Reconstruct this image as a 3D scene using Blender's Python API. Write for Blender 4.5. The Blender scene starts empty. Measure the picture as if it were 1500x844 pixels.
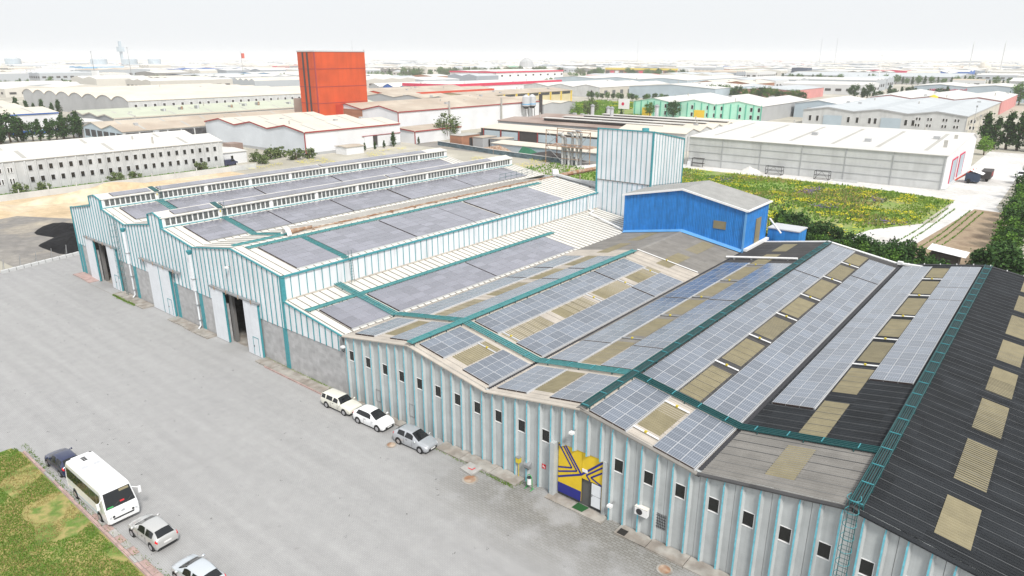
import bpy, bmesh, math, random
from math import sin, cos, pi, radians, floor
C = bpy.data.collections.new('scene'); bpy.context.scene.collection.children.link(C)
sc = bpy.context.scene
rnd = random.Random(7)
# ------------------------------------------------------------------ camera, sky, sun, exposure
cd = bpy.data.cameras.new('camera'); cam = bpy.data.objects.new('camera', cd); C.objects.link(cam)
cd.sensor_width = 36; cd.lens = 24.12; cd.clip_start = .5; cd.clip_end = 40000
cam.location = (0, 0, 32); cam.rotation_euler = (radians(90-18.6), 0, radians(39.3)); sc.camera = cam
SUN_EL, SUN_AZ = 50, 118          # azimuth clockwise from +Y
w = bpy.data.worlds.new('World'); sc.world = w; w.use_nodes = True
nt = w.node_tree; bg = nt.nodes['Background']
sky = nt.nodes.new('ShaderNodeTexSky'); sky.sky_type = 'NISHITA'; sky.sun_disc = False
sky.sun_elevation = radians(SUN_EL); sky.sun_rotation = radians(SUN_AZ)
sky.air_density = 1.0; sky.dust_density = 4.0; sky.ozone_density = 1.0
veil = nt.nodes.new('ShaderNodeMix'); veil.data_type = 'RGBA'      # thin bright overcast laid over the clear sky
veil.inputs['Factor'].default_value = .9
nt.links.new(sky.outputs[0], veil.inputs[6]); veil.inputs[7].default_value = (7.4, 7.6, 7.8, 1)
nt.links.new(veil.outputs[2], bg.inputs[0]); bg.inputs[1].default_value = .1
sd = bpy.data.lights.new('sun', 'SUN'); sun = bpy.data.objects.new('sun', sd); C.objects.link(sun)
sd.energy = 3.0; sd.angle = radians(11); sd.color = (1, .96, .9)
sun.rotation_euler = (radians(90-SUN_EL), 0, radians(180-SUN_AZ)); sun.location = (60, -60, 120)
sc.view_settings.view_transform = 'Standard'; sc.view_settings.look = 'None'
sc.view_settings.exposure = .36; sc.view_settings.gamma = 1
sc.cycles.volume_bounces = 3; sc.cycles.max_bounces = 8

# ------------------------------------------------------------------ helpers
class MB:
    def __init__(s): s.v = []; s.f = []; s.m = []
    def add(s, vs, fs, mi=0):
        b = len(s.v); s.v += [tuple(p) for p in vs]; s.f += [tuple(b+i for i in f) for f in fs]; s.m += [mi]*len(fs); return s
    def box(s, x0, x1, y0, y1, z0, z1, mi=0):
        return s.add([(x, y, z) for z in (z0, z1) for y in (y0, y1) for x in (x0, x1)],
                     [(0,2,3,1),(4,5,7,6),(0,1,5,4),(2,6,7,3),(0,4,6,2),(1,3,7,5)], mi)
    def quad(s, a, b, c, d, mi=0): return s.add([a, b, c, d], [(0,1,2,3)], mi)
    def prism(s, prof, ax, a0, a1, mi=0, caps=True):
        # prof: (u, z) outline; ax 'Y': u = x, extruded in y; ax 'X': u = y, extruded in x
        n = len(prof)
        P = (lambda u, z, a: (u, a, z)) if ax == 'Y' else (lambda u, z, a: (a, u, z))
        vs = [P(u, z, a0) for u, z in prof] + [P(u, z, a1) for u, z in prof]
        fs = [(i, (i+1) % n, n+(i+1) % n, n+i) for i in range(n)]
        if caps: fs += [tuple(range(n))[::-1], tuple(range(n, 2*n))]
        return s.add(vs, fs, mi)
    def tube(s, pts, r, n=6, mi=0, caps=True):
        from mathutils import Vector as V
        pts = [V(p) for p in pts]; rs = r if isinstance(r, (list, tuple)) else [r]*len(pts)
        vs = []; L = len(pts)
        for i, p in enumerate(pts):
            d = (pts[min(i+1, L-1)]-pts[max(i-1, 0)]).normalized()
            a = V((0,0,1)) if abs(d.z) < .9 else V((1,0,0))
            u = d.cross(a).normalized(); v = d.cross(u)
            for k in range(n):
                t = 2*pi*k/n; vs.append(tuple(p+(u*cos(t)+v*sin(t))*rs[i]))
        fs = [(i*n+k, i*n+(k+1) % n, (i+1)*n+(k+1) % n, (i+1)*n+k) for i in range(L-1) for k in range(n)]
        if caps: fs += [tuple(range(n))[::-1], tuple(range((L-1)*n, L*n))]
        return s.add(vs, fs, mi)
    def cyl(s, x, y, z0, z1, r, n=12, mi=0, r1=None):
        return s.tube([(x, y, z0), (x, y, z1)], [r, r if r1 is None else r1], n, mi)
    def mesh(s, name, mats, org=(0,0,0), smooth=False):
        me = bpy.data.meshes.new(name)
        ox, oy, oz = org
        me.from_pydata([(x-ox, y-oy, z-oz) for x, y, z in s.v], [], s.f)
        for m in (mats if isinstance(mats, (list, tuple)) else [mats]): me.materials.append(m)
        if any(s.m): me.polygons.foreach_set('material_index', s.m)
        if smooth: me.polygons.foreach_set('use_smooth', [True]*len(me.polygons))
        me.update(); return me
ORG = {}
def thing(name, label, cat, loc=(0,0,0), group=None, rz=0):
    o = bpy.data.objects.new(name, None); C.objects.link(o); o.location = loc; o.rotation_euler = (0,0,rz)
    o.empty_display_size = .3; o['label'] = label; o['category'] = cat
    if group: o['group'] = group
    ORG[o.name] = loc if rz == 0 else (0,0,0)
    return o
def part(name, mb, mats, T, label=None, smooth=False, stuff=False):
    g = ORG.get(T.name, (0,0,0)); me = mb.mesh(name, mats, g, smooth)
    o = bpy.data.objects.new(name, me); C.objects.link(o); o.parent = T; ORG[o.name] = g
    if label: o['label'] = label
    if stuff: o['kind'] = 'stuff'
    return o
def inst(name, me, T, p, s=(1,1,1), r=(0,0,0)):
    g = ORG.get(T.name, (0,0,0))
    o = bpy.data.objects.new(name, me); C.objects.link(o); o.parent = T
    o.location = (p[0]-g[0], p[1]-g[1], p[2]-g[2]); o.scale = s; o.rotation_euler = r
    ORG[o.name] = p; return o
def solo(name, mb, mats, label, cat, group=None, smooth=False):
    me = mb.mesh(name, mats, smooth=smooth); o = bpy.data.objects.new(name, me); C.objects.link(o)
    o['label'] = label; o['category'] = cat
    if group: o['group'] = group
    ORG[o.name] = (0,0,0)
    return o
def struct(name, mb, mats, smooth=False, kind='structure', label=None):
    o = bpy.data.objects.new(name, mb.mesh(name, mats, smooth=smooth)); C.objects.link(o); o['kind'] = kind
    if label: o['label'] = label
    ORG[o.name] = (0,0,0); return o

# ------------------------------------------------------------------ materials
def mat(name, col, rough=.7, metal=0, var=.12, sc_=.6, col2=None, mixs=None, bump=0, bscale=20, spec=.5, streak=None, coat=0, cell=None):
    m = bpy.data.materials.new(name); m.use_nodes = True; t = m.node_tree; N = t.nodes; L = t.links
    b = N['Principled BSDF']; b.inputs['Roughness'].default_value = rough; b.inputs['Metallic'].default_value = metal
    b.inputs['Specular IOR Level'].default_value = spec; b.inputs['Coat Weight'].default_value = coat
    tc = N.new('ShaderNodeNewGeometry').outputs['Position']
    def noise(scale, det=4, vec=tc):
        n = N.new('ShaderNodeTexNoise'); n.inputs['Scale'].default_value = scale; n.inputs['Detail'].default_value = det
        L.new(vec, n.inputs['Vector']); return n.outputs['Fac']
    def mix(fac, a, c, mode='MIX'):
        x = N.new('ShaderNodeMix'); x.data_type = 'RGBA'; x.blend_type = mode
        if hasattr(fac, 'links'): L.new(fac, x.inputs[0])
        else: x.inputs[0].default_value = fac
        for i, q in ((6, a), (7, c)):
            if hasattr(q, 'links'): L.new(q, x.inputs[i])
            else: x.inputs[i].default_value = (*q[:3], 1)
        return x.outputs[2]
    def ramp(fac, lo, hi, a=0, c=1):
        r = N.new('ShaderNodeMapRange'); L.new(fac, r.inputs[0])
        for i, q in ((1, lo), (2, hi), (3, a), (4, c)): r.inputs[i].default_value = q
        return r.outputs[0]
    out = col
    if col2:
        out = mix(ramp(noise(mixs or .3, 6), .42, .6), col, col2)
    if var:
        d = tuple(max(0, x*(1-var*2.2)) for x in ((1,1,1)))
        out = mix(ramp(noise(sc_, 8), .35, .7), out, tuple(1-var*1.6 for _ in range(3)), 'MULTIPLY') if False else mix(1, out, mixgray(N, L, ramp(noise(sc_, 8), .3, .72, 1-var, 1+var*.6)), 'MULTIPLY')
    if streak:   # (amount, x/y scale, z scale) vertical dirt streaks
        mp = N.new('ShaderNodeVectorMath'); mp.operation = 'MULTIPLY'; L.new(tc, mp.inputs[0])
        mp.inputs[1].default_value = (streak[1], streak[1], streak[2])
        out = mix(1, out, mixgray(N, L, ramp(noise(1, 5, mp.outputs[0]), .45, .75, 1, 1-streak[0])), 'MULTIPLY')
    if cell:     # (sx, sy, amount): tone of each sheet or stone
        mp = N.new('ShaderNodeVectorMath'); mp.operation = 'MULTIPLY'; L.new(tc, mp.inputs[0])
        mp.inputs[1].default_value = (1/cell[0], 1/cell[1], 0 if len(cell) < 4 else 1/cell[3])
        fl = N.new('ShaderNodeVectorMath'); fl.operation = 'FLOOR'; L.new(mp.outputs[0], fl.inputs[0])
        wn = N.new('ShaderNodeTexWhiteNoise'); wn.noise_dimensions = '3D'; L.new(fl.outputs[0], wn.inputs['Vector'])
        out = mix(1, out, mixgray(N, L, ramp(wn.outputs['Value'], 0, 1, 1-cell[2], 1+cell[2]*.7)), 'MULTIPLY')
    if hasattr(out, 'links'): L.new(out, b.inputs['Base Color'])
    else: b.inputs['Base Color'].default_value = (*out, 1)
    if bump:
        bp = N.new('ShaderNodeBump'); bp.inputs['Strength'].default_value = bump; bp.inputs['Distance'].default_value = .05
        L.new(noise(bscale, 6), bp.inputs['Height']); L.new(bp.outputs[0], b.inputs['Normal'])
    m['h'] = 0
    return m
def mixgray(N, L, fac):
    c = N.new('ShaderNodeCombineColor')
    for i in range(3): L.new(fac, c.inputs[i])
    return c.outputs[0]
M = {}
M['conc'] = mat('weathered_concrete', (.435,.46,.465), .85, var=.11, sc_=.9, bump=.3, bscale=9, streak=(.15, 4.0, .12))
M['conc_d'] = mat('dark_joint', (.10,.10,.10), .9)
M['block'] = mat('plastered_block', (.41,.41,.415), .9, var=.16, sc_=1.3, bump=.3, bscale=8, cell=(.6, 9, .10, .4))
M['apron'] = mat('cracked_apron_concrete', (.36,.34,.31), .9, var=.25, sc_=1.2, col2=(.27,.24,.21), mixs=.9, bump=.5, bscale=6)
M['teal_p'] = mat('flare_paled_walkway_steel', (.08,.28,.29), .6, var=.2, sc_=4)  # paler teal for the left walkways: flare wash put into the colour
M['rshade'] = mat('front_shade_brown', (.035,.022,.02), .8); M['r_col'] = mat('shaded_column', (.16,.155,.15), .9)
M['lblue'] = mat('pale_blue_paint', (.15,.50,.61), .55, var=.2, sc_=4)
M['teal'] = mat('teal_trim_paint', (.05,.27,.31), .55, var=.15, sc_=3)
M['teal_d'] = mat('dark_teal_walkway_steel', (.012,.085,.09), .5, var=.15, sc_=5)
M['teal_g'] = mat('teal_grating', (.01,.07,.075), .6, var=.25, sc_=9)
M['wmetal'] = mat('white_cladding', (.72,.745,.78), .42, var=.1, sc_=.35, streak=(.2, 1.8, .1), spec=.5)
M['cream'] = mat('cream_metal_roof', (.66,.64,.59), .5, var=.1, sc_=.5, cell=(60, 1.0, .05), streak=None)
M['seam'] = mat('dark_roof_seam', (.17,.155,.14), .85, var=.3, sc_=2)  # darker tone for roof ribs, sheet overlaps and joint bands
M['fc1'] = mat('pale_fibre_cement', (.46,.42,.37), .85, var=.14, sc_=.8, cell=(2.3, 1.1, .07))
M['fc2'] = mat('brown_grey_fibre_cement', (.215,.205,.19), .8, var=.16, sc_=.8, cell=(2.3, 1.1, .10))
M['fc3'] = mat('dark_fibre_cement', (.07,.07,.072), .9, spec=.2, var=.2, sc_=.6, cell=(2.3, 1.1, .16))
M['fc4'] = mat('charcoal_fibre_cement', (.024,.027,.031), .85, spec=.2, var=.2, sc_=.5, cell=(2.3, 1.1, .2))
M['lap'] = mat('worn_sheet_edge', (.12,.125,.13), .9, var=.3, sc_=1)
M['skyl'] = mat('yellowed_translucent_sheet', (.235,.205,.125), .75, var=.14, sc_=1.2, cell=(9, 1.1, .07))
M['alu'] = mat('aluminium', (.6,.61,.63), .4, .3, var=.05)
M['whitep'] = mat('white_paint', (.8,.8,.8), .45, var=.06, sc_=2)
M['offw'] = mat('off_white_sliding_door', (.70,.73,.77), .5, var=.06, sc_=1, streak=(.07, 2, .2))
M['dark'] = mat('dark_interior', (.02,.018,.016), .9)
M['glass'] = mat('dark_window_glass', (.012,.013,.012), .12, var=0)
M['glass2'] = mat('grey_glazing', (.13,.14,.14), .25, var=.5, sc_=3)
M['blue'] = mat('blue_cladding', (.03,.25,.66), .5, var=.14, sc_=1.2, streak=(.35, 2.5, .18))
M['blue_l'] = mat('light_blue_trim', (.12,.33,.62), .5)
M['groof'] = mat('grey_metal_roof', (.34,.34,.33), .5, var=.14, sc_=.7)
M['yellow'] = mat('yellow_door_paint', (.70,.49,.018), .45, var=.08, sc_=2)
M['navy'] = mat('navy_stripe_paint', (.012,.018,.22), .45)
M['dkgrey'] = mat('dark_grey_paint', (.03,.03,.035), .6)
M['green_m'] = mat('green_doormat', (.012,.09,.02), .95, bump=.6, bscale=60)
M['rust'] = mat('rusty_brown_steel', (.30,.16,.09), .8, var=.3, sc_=2, col2=(.45,.36,.28), mixs=1.2)
M['steel'] = mat('galvanised_steel', (.36,.37,.38), .5, .5, var=.2, sc_=2)
M['yel'] = mat('yellow_clip', (.6,.48,.04), .5)
M['red'] = mat('red_sign_paint', (.6,.02,.03), .5)
M['rubber'] = mat('tyre_rubber', (.02,.02,.02), .85)
M['gwhite'] = mat('grass_dry', (.30,.26,.12), .9)
# solar glass: printed cell grid on each panel
def solar_mat(nm='solar_cells', ca=(.105,.125,.160,1), cb=(.33,.36,.41,1)):
    m = bpy.data.materials.new(nm); m.use_nodes = True; t = m.node_tree; N = t.nodes; L = t.links; b = N['Principled BSDF']
    tc = N.new('ShaderNodeTexCoord'); sp = N.new('ShaderNodeSeparateXYZ'); L.new(tc.outputs['Object'], sp.inputs[0])
    def line(o, per, wid):
        a = N.new('ShaderNodeMath'); a.operation = 'PINGPONG'; L.new(o, a.inputs[0]); a.inputs[1].default_value = per/2
        c = N.new('ShaderNodeMath'); c.operation = 'LESS_THAN'; L.new(a.outputs[0], c.inputs[0]); c.inputs[1].default_value = wid
        return c.outputs[0]
    l1 = line(sp.outputs[0], .158, .008); l2 = line(sp.outputs[1], .8, .016)
    mx = N.new('ShaderNodeMath'); mx.operation = 'MAXIMUM'; L.new(l1, mx.inputs[0]); L.new(l2, mx.inputs[1])
    oi = N.new('ShaderNodeObjectInfo')
    r = N.new('ShaderNodeMapRange'); L.new(oi.outputs['Random'], r.inputs[0]); r.inputs[3].default_value = .82; r.inputs[4].default_value = 1.2
    x = N.new('ShaderNodeMix'); x.data_type = 'RGBA'; L.new(mx.outputs[0], x.inputs[0])
    x.inputs[6].default_value = ca; x.inputs[7].default_value = cb
    y = N.new('ShaderNodeMix'); y.data_type = 'RGBA'; y.blend_type = 'MULTIPLY'; y.inputs[0].default_value = 1
    L.new(x.outputs[2], y.inputs[6]); L.new(mixgray(N, L, r.outputs[0]), y.inputs[7])
    L.new(y.outputs[2], b.inputs['Base Color']); b.inputs['Roughness'].default_value = .24; b.inputs['Specular IOR Level'].default_value = 1; b.inputs['Coat Weight'].default_value = .5; b.inputs['Coat Roughness'].default_value = .2
    return m
M['solar'] = solar_mat(); M['solar2'] = solar_mat('flare_washed_solar_cells', (.185,.185,.222,1), (.27,.27,.31,1)); M['frame2'] = mat('flare_washed_frame', (.33,.33,.37), .5, .2, var=.05)  # second panel set for metal roofs: flare wash painted into cells and frames
def ground_mat(name, cols, s1, s2, bump=.3, bs=4, brick=None, rough=.92, gr=(.82,1.14)):
    m = bpy.data.materials.new(name); m.use_nodes = True; t = m.node_tree; N = t.nodes; L = t.links; b = N['Principled BSDF']; b.inputs['Roughness'].default_value = rough
    P = N.new('ShaderNodeNewGeometry').outputs['Position']
    def nz(s, d=6):
        n = N.new('ShaderNodeTexNoise'); n.inputs['Scale'].default_value = s; n.inputs['Detail'].default_value = d; n.inputs['Roughness'].default_value = .6
        L.new(P, n.inputs[0]); return n.outputs['Fac']
    r = N.new('ShaderNodeValToRGB'); L.new(nz(s1), r.inputs[0]); e = r.color_ramp.elements
    n = len(cols)
    for i, c in enumerate(cols):
        p = .3+.4*i/(n-1)
        if i < 2: e[i].position = p; e[i].color = (*c, 1)
        else: q = e.new(p); q.color = (*c, 1)
    g = N.new('ShaderNodeMapRange'); L.new(nz(s2, 9), g.inputs[0]); g.inputs[1].default_value = .3; g.inputs[2].default_value = .7; g.inputs[3].default_value = gr[0]; g.inputs[4].default_value = gr[1]
    x = N.new('ShaderNodeMix'); x.data_type = 'RGBA'; x.blend_type = 'MULTIPLY'; x.inputs[0].default_value = 1
    L.new(r.outputs[0], x.inputs[6]); L.new(mixgray(N, L, g.outputs[0]), x.inputs[7]); out = x.outputs[2]
    if brick:
        bk = N.new('ShaderNodeTexBrick'); mp = N.new('ShaderNodeMapping'); mp.inputs['Rotation'].default_value = (0, 0, brick[3]); L.new(P, mp.inputs[0]); L.new(mp.outputs[0], bk.inputs[0])
        bk.inputs['Scale'].default_value = 1; bk.inputs['Brick Width'].default_value = brick[0]; bk.inputs['Row Height'].default_value = brick[1]; bk.inputs['Mortar Size'].default_value = .012*brick[2]
        bk.inputs['Color1'].default_value = (1,1,1,1); bk.inputs['Color2'].default_value = (.88,.88,.88,1); bk.inputs['Mortar'].default_value = (.55,.53,.5,1)
        y = N.new('ShaderNodeMix'); y.data_type = 'RGBA'; y.blend_type = 'MULTIPLY'; y.inputs[0].default_value = brick[4]
        L.new(out, y.inputs[6]); L.new(bk.outputs[0], y.inputs[7]); out = y.outputs[2]
    L.new(out, b.inputs['Base Color'])
    bp = N.new('ShaderNodeBump'); bp.inputs['Strength'].default_value = bump; bp.inputs['Distance'].default_value = .08; L.new(nz(bs, 8), bp.inputs['Height']); L.new(bp.outputs[0], b.inputs['Normal'])
    return m
def zone_dark(m):      # worn, mossy, wider-jointed pavers towards the facade
    t = m.node_tree; N = t.nodes; L = t.links; b = N['Principled BSDF']; src = b.inputs['Base Color'].links[0].from_socket
    P = N.new('ShaderNodeNewGeometry').outputs['Position']; sp = N.new('ShaderNodeSeparateXYZ'); L.new(P, sp.inputs[0])
    def mr(s, a, c): q = N.new('ShaderNodeMapRange'); q.interpolation_type = 'SMOOTHSTEP'; L.new(s, q.inputs[0]); q.inputs[1].default_value = a; q.inputs[2].default_value = c; return q.outputs[0]
    def mth(op, a, c): q = N.new('ShaderNodeMath'); q.operation = op; (L.new(a, q.inputs[0]) if hasattr(a,'links') else None); (L.new(c, q.inputs[1]) if hasattr(c,'links') else setattr(q.inputs[1],'default_value',c)); return q.outputs[0]
    n = N.new('ShaderNodeTexNoise'); n.inputs['Scale'].default_value = .35; n.inputs['Detail'].default_value = 8; L.new(P, n.inputs[0])
    f = mth('MULTIPLY', mr(sp.outputs[1], 27.5, 36), mr(sp.outputs[0], -39, -29)); f = mth('MULTIPLY', f, mr(n.outputs['Fac'], .3, .55))
    bk = N.new('ShaderNodeTexBrick'); L.new(P, bk.inputs[0]); bk.inputs['Scale'].default_value = 1; bk.inputs['Brick Width'].default_value = .44; bk.inputs['Row Height'].default_value = .22; bk.inputs['Mortar Size'].default_value = .022
    bk.inputs['Color1'].default_value = (.25,.245,.235,1); bk.inputs['Color2'].default_value = (.20,.195,.185,1); bk.inputs['Mortar'].default_value = (.13,.125,.10,1)
    x = N.new('ShaderNodeMix'); x.data_type = 'RGBA'; L.new(f, x.inputs[0]); L.new(src, x.inputs[6]); L.new(bk.outputs[0], x.inputs[7])
    # faint tyre tracks and scuffs running along the yard
    mp = N.new('ShaderNodeMapping'); mp.inputs['Scale'].default_value = (.04, .9, 1); mp.inputs['Rotation'].default_value = (0, 0, .22); L.new(P, mp.inputs[0])
    n2 = N.new('ShaderNodeTexNoise'); n2.inputs['Scale'].default_value = 1; n2.inputs['Detail'].default_value = 7; L.new(mp.outputs[0], n2.inputs[0])
    g = N.new('ShaderNodeMapRange'); L.new(n2.outputs['Fac'], g.inputs[0]); g.inputs[1].default_value = .35; g.inputs[2].default_value = .68; g.inputs[3].default_value = .94; g.inputs[4].default_value = 1.05
    n3 = N.new('ShaderNodeTexNoise'); n3.inputs['Scale'].default_value = 1.7; n3.inputs['Detail'].default_value = 3; L.new(P, n3.inputs[0])
    s3 = N.new('ShaderNodeMapRange'); L.new(n3.outputs['Fac'], s3.inputs[0]); s3.inputs[1].default_value = .68; s3.inputs[2].default_value = .72; s3.inputs[3].default_value = 1; s3.inputs[4].default_value = .88
    y = N.new('ShaderNodeMix'); y.data_type = 'RGBA'; y.blend_type = 'MULTIPLY'; y.inputs[0].default_value = 1; L.new(x.outputs[2], y.inputs[6]); L.new(mixgray(N, L, mth('MULTIPLY', g.outputs[0], s3.outputs[0])), y.inputs[7])
    L.new(y.outputs[2], b.inputs['Base Color'])
M['yard'] = ground_mat('yard_pavers', [(.325,.325,.33), (.35,.35,.352), (.365,.365,.365)], .02, .9, .12, 12, (.24, .12, 1.2, 0, .45), gr=(.93,1.05))
zone_dark(M['yard'])
M['paver_d'] = ground_mat('mossy_dark_pavers', [(.17,.165,.155), (.23,.22,.21), (.29,.28,.27)], .5, 2, .4, 8, (.5, .25, 3, 0, 1))
M['land'] = ground_mat('bare_land', [(.46,.42,.35), (.38,.36,.30), (.55,.52,.46)], .01, .08, .2, 1)
M['sand'] = ground_mat('sandy_dirt', [(.44,.33,.20), (.55,.43,.28), (.62,.53,.40)], .07, .5, 1, 1.2)
M['gravel'] = ground_mat('pale_gravel_road', [(.55,.54,.52), (.62,.61,.60), (.50,.48,.45)], .06, .8, .3, 3)
M['lawn'] = ground_mat('patchy_lawn', [(.075,.16,.02), (.14,.21,.04), (.35,.29,.11), (.11,.20,.03), (.24,.25,.08)], .35, 2.5, .8, 5)
M['field'] = ground_mat('weedy_field', [(.13,.22,.035), (.19,.28,.05), (.26,.28,.10), (.16,.26,.045)], .09, .8, 1, 1.5)
M['soil'] = ground_mat('tilled_soil', [(.26,.19,.12), (.33,.25,.17), (.20,.14,.09)], .2, 2, .6, 3)
M['coal'] = ground_mat('black_tarp_heap', [(.006,.006,.007), (.016,.016,.018), (.009,.009,.01)], .3, 2, 1, 2, rough=.9); M['coal'].node_tree.nodes['Principled BSDF'].inputs['Specular IOR Level'].default_value = .1
M['greyd'] = ground_mat('grey_ash_dirt', [(.30,.28,.25), (.20,.19,.18), (.42,.37,.29)], .08, .8, .4, 2)
def foliage(name, c1, c2):
    m = bpy.data.materials.new(name); m.use_nodes = True; t = m.node_tree; N = t.nodes; L = t.links; b = N['Principled BSDF']
    g = N.new('ShaderNodeNewGeometry'); x = N.new('ShaderNodeMix'); x.data_type = 'RGBA'; L.new(g.outputs['Random Per Island'], x.inputs[0])
    x.inputs[6].default_value = (*c1, 1); x.inputs[7].default_value = (*c2, 1); L.new(x.outputs[2], b.inputs['Base Color']); b.inputs['Roughness'].default_value = .7; b.inputs['Specular IOR Level'].default_value = .12
    return m
M['leaf_d'] = foliage('dark_evergreen_leaves', (.02,.055,.015), (.06,.12,.03))
M['leaf'] = foliage('green_leaves', (.035,.10,.014), (.12,.22,.035))
M['leaf_l'] = foliage('bright_leaves', (.09,.20,.025), (.20,.33,.05))
M['leaf_o'] = foliage('olive_leaves', (.07,.11,.04), (.17,.21,.08))
M['blade'] = foliage('grass_blades', (.08,.17,.02), (.20,.30,.05))
M['bladey'] = foliage('dry_grass_blades', (.26,.22,.08), (.42,.34,.14))
M['weed'] = foliage('field_weeds', (.14,.24,.035), (.26,.37,.06))
M['flower'] = foliage('yellow_blossom', (.62,.55,.01), (.85,.75,.03))
M['purple'] = foliage('purple_blossom', (.12,.06,.25), (.25,.15,.40))
M['bark'] = mat('bark', (.10,.07,.045), .95)

# ------------------------------------------------------------------ ground
def sheet(name, pts, z, m, kind='structure'):
    mb = MB(); mb.add([(x, y, z) for x, y in pts], [tuple(range(len(pts)))]); return struct(name, mb, m, kind=kind)
sheet('ground', [(-14000,-3000),(9000,-3000),(9000,14000),(-14000,14000)], 0, M['land'])
sheet('yard', [(-200,-60),(-200,26),(-127,28.3),(-129.5,41.5),(-132,60),(-117.2,60),(-117.2,37.4),(40,37.4),(40,-60)], .004, M['yard'])
#sheet('pavers', [(-36,30.5),(-33,34.5),(-29,35.4),(-29,37.3),(6,37.3),(6,30),(-10,29.5),(-24,30)], .008, M['paver_d'])
sheet('dirt_yard', [(-201,25.5),(-129,32),(-131,41.5),(-133,62),(-120,62),(-120,110),(-197,104),(-201,60)], .006, M['sand'])
sheet('ash_patch', [(-168,29.5),(-128.5,31),(-130.5,42),(-133,56),(-150,56),(-172,44)], .010, M['greyd'])
sheet('back_yard', [(-200,108),(-62,108),(-62,125),(-96,195),(-222,196)], .006, M['land'])
sheet('scrap_ground', [(-196,183),(-112,180),(-112,196),(-222,196.5)], .011, M['greyd'])
sheet('field', [(-112,100),(-35,99),(-33.5,124),(-28.5,146),(-22,158),(-20.5,190),(-40,194.5),(-112,195.5)], .008, M['field'])
sheet('gravel_road', [(-112,195.5),(-40,194.5),(-20.5,190),(-20,158),(-8,160),(-8,172),(-12,186),(-12,300),(-25,300),(-25,202.4),(-112,202.4)], .012, M['gravel'])
sheet('sandy_path', [(-33,124),(-28.5,146),(-21.5,158),(-14,170),(-15,150),(-22,124)], .014, M['gravel'])
sheet('vegetable_plot', [(-24,119),(-19.5,140),(-15.5,181),(-8,180),(-8,119)], .018, M['soil'])
sheet('side_strip', [(-33,98),(6,98),(6,119),(-33,124)], .010, M['soil'])
sheet('lawn', [(-66.2,-60),(-66.2,12.6),(-64.8,13.0),(-20,13.0),(-20,-60)], .02, M['lawn'])
sheet('far_field', [(-240,340),(-195,350),(-198,470),(-300,470),(-296,395)], .01, M['field'])
sheet('street_strip', [(-201,26),(-193.2,26),(-193.2,112),(-201,112)], .012, M['gravel'])
sheet('verge', [(-201.2,40),(-198,40),(-199,108),(-201.2,108)], .016, M['field'])

# ------------------------------------------------------------------ haze
hb = MB(); hb.box(-15000, 10000, -4000, 15000, -1.5, 62)
hm = bpy.data.materials.new('haze_air'); hm.use_nodes = True; hn = hm.node_tree; hn.nodes.clear()
ho = hn.nodes.new('ShaderNodeOutputMaterial'); pv = hn.nodes.new('ShaderNodeVolumePrincipled')
pv.inputs['Color'].default_value = (.97,.98,1,1); pv.inputs['Density'].default_value = .00015
hn.links.new(pv.outputs[0], ho.inputs['Volume'])
struct('haze', hb, hm, kind='stuff')

# ------------------------------------------------------------------ roofs, panels, walkways on slopes
SL = dict(LT=(-61.3,7.92,-51.5,6.5), B1L=(-51.3,6.62,-42,8.2), B1R=(-42,8.2,-33,6.65), B2L=(-33,6.65,-23.9,8.2), B2R=(-23.9,8.2,-14.85,6.65), B3L=(-14.85,6.65,-5.8,8.2), B3R=(-5.8,8.2,3.2,6.65),
          A3L=(-79.6,10.5,-70.6,11.9), A3R=(-70.6,11.9,-61.1,10.58), A2L=(-98.3,10.45,-90.4,11.7), A2R=(-87.1,11.7,-79.6,10.5), A1L=(-116.9,10.4,-109,11.7), A1R=(-105.3,11.75,-98.3,10.45),
          M1R=(-107.3,13.45,-105.1,13.06), M2R=(-88.9,13.45,-86.9,13.0))
def zs(s, x, off=0):
    x0, z0, x1, z1 = SL[s]; return z0+(z1-z0)*(x-x0)/(x1-x0)+off
def tilt(s):
    x0, z0, x1, z1 = SL[s]; return -math.atan2(z1-z0, x1-x0)
def corr(s, x0, x1, y0, y1, per, amp, flat=.3, off=0, mb=None):
    # trapezoid corrugation running down the slope
    mb = mb or MB(); n = max(1, int(round((y1-y0)/per))); p = (y1-y0)/n; prof = []
    for i in range(n):
        y = y0+i*p; prof += [(y, 0), (y+p*flat, 0), (y+p*(flat+.15), amp), (y+p*.85, amp)]
    prof.append((y1, 0)); k = len(prof)
    vs = [(x0, y, zs(s, x0, off)+h) for y, h in prof]+[(x1, y, zs(s, x1, off)+h) for y, h in prof]
    return mb.add(vs, [(i, k+i, k+i+1, i+1) for i in range(k-1)])
def ribs(s, x0, x1, y0, y1, per, w_=.07, h=.05, mb=None):
    mb = mb or MB(); n = int((y1-y0)/per)
    for i in range(n+1):
        y = y0+i*per
        mb.add([(x0, y-w_/2, zs(s, x0)), (x0, y+w_/2, zs(s, x0)), (x0, y, zs(s, x0)+h), (x1, y-w_/2, zs(s, x1)), (x1, y+w_/2, zs(s, x1)), (x1, y, zs(s, x1)+h)],
               [(0,3,5,2), (1,2,5,4)])
    return mb
pm = MB(); pm.box(-.4925, .4925, -.82, .82, 0, .035); pm.f = [f for i, f in enumerate(pm.f) if i != 1]; pm.m = [0]*5
a, b_ = .4925, .82; c, d = .476, .803; z = .035
pm.quad((-a,-b_,z), (a,-b_,z), (c,-d,z), (-c,-d,z)); pm.quad((a,b_,z), (-a,b_,z), (-c,d,z), (c,d,z)); pm.quad((a,-b_,z), (a,b_,z), (c,d,z), (c,-d,z)); pm.quad((-a,b_,z), (-a,-b_,z), (-c,-d,z), (-c,d,z))
pm.quad((-c,-d,z-.004), (c,-d,z-.004), (c,d,z-.004), (-c,d,z-.004), 1)
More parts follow.
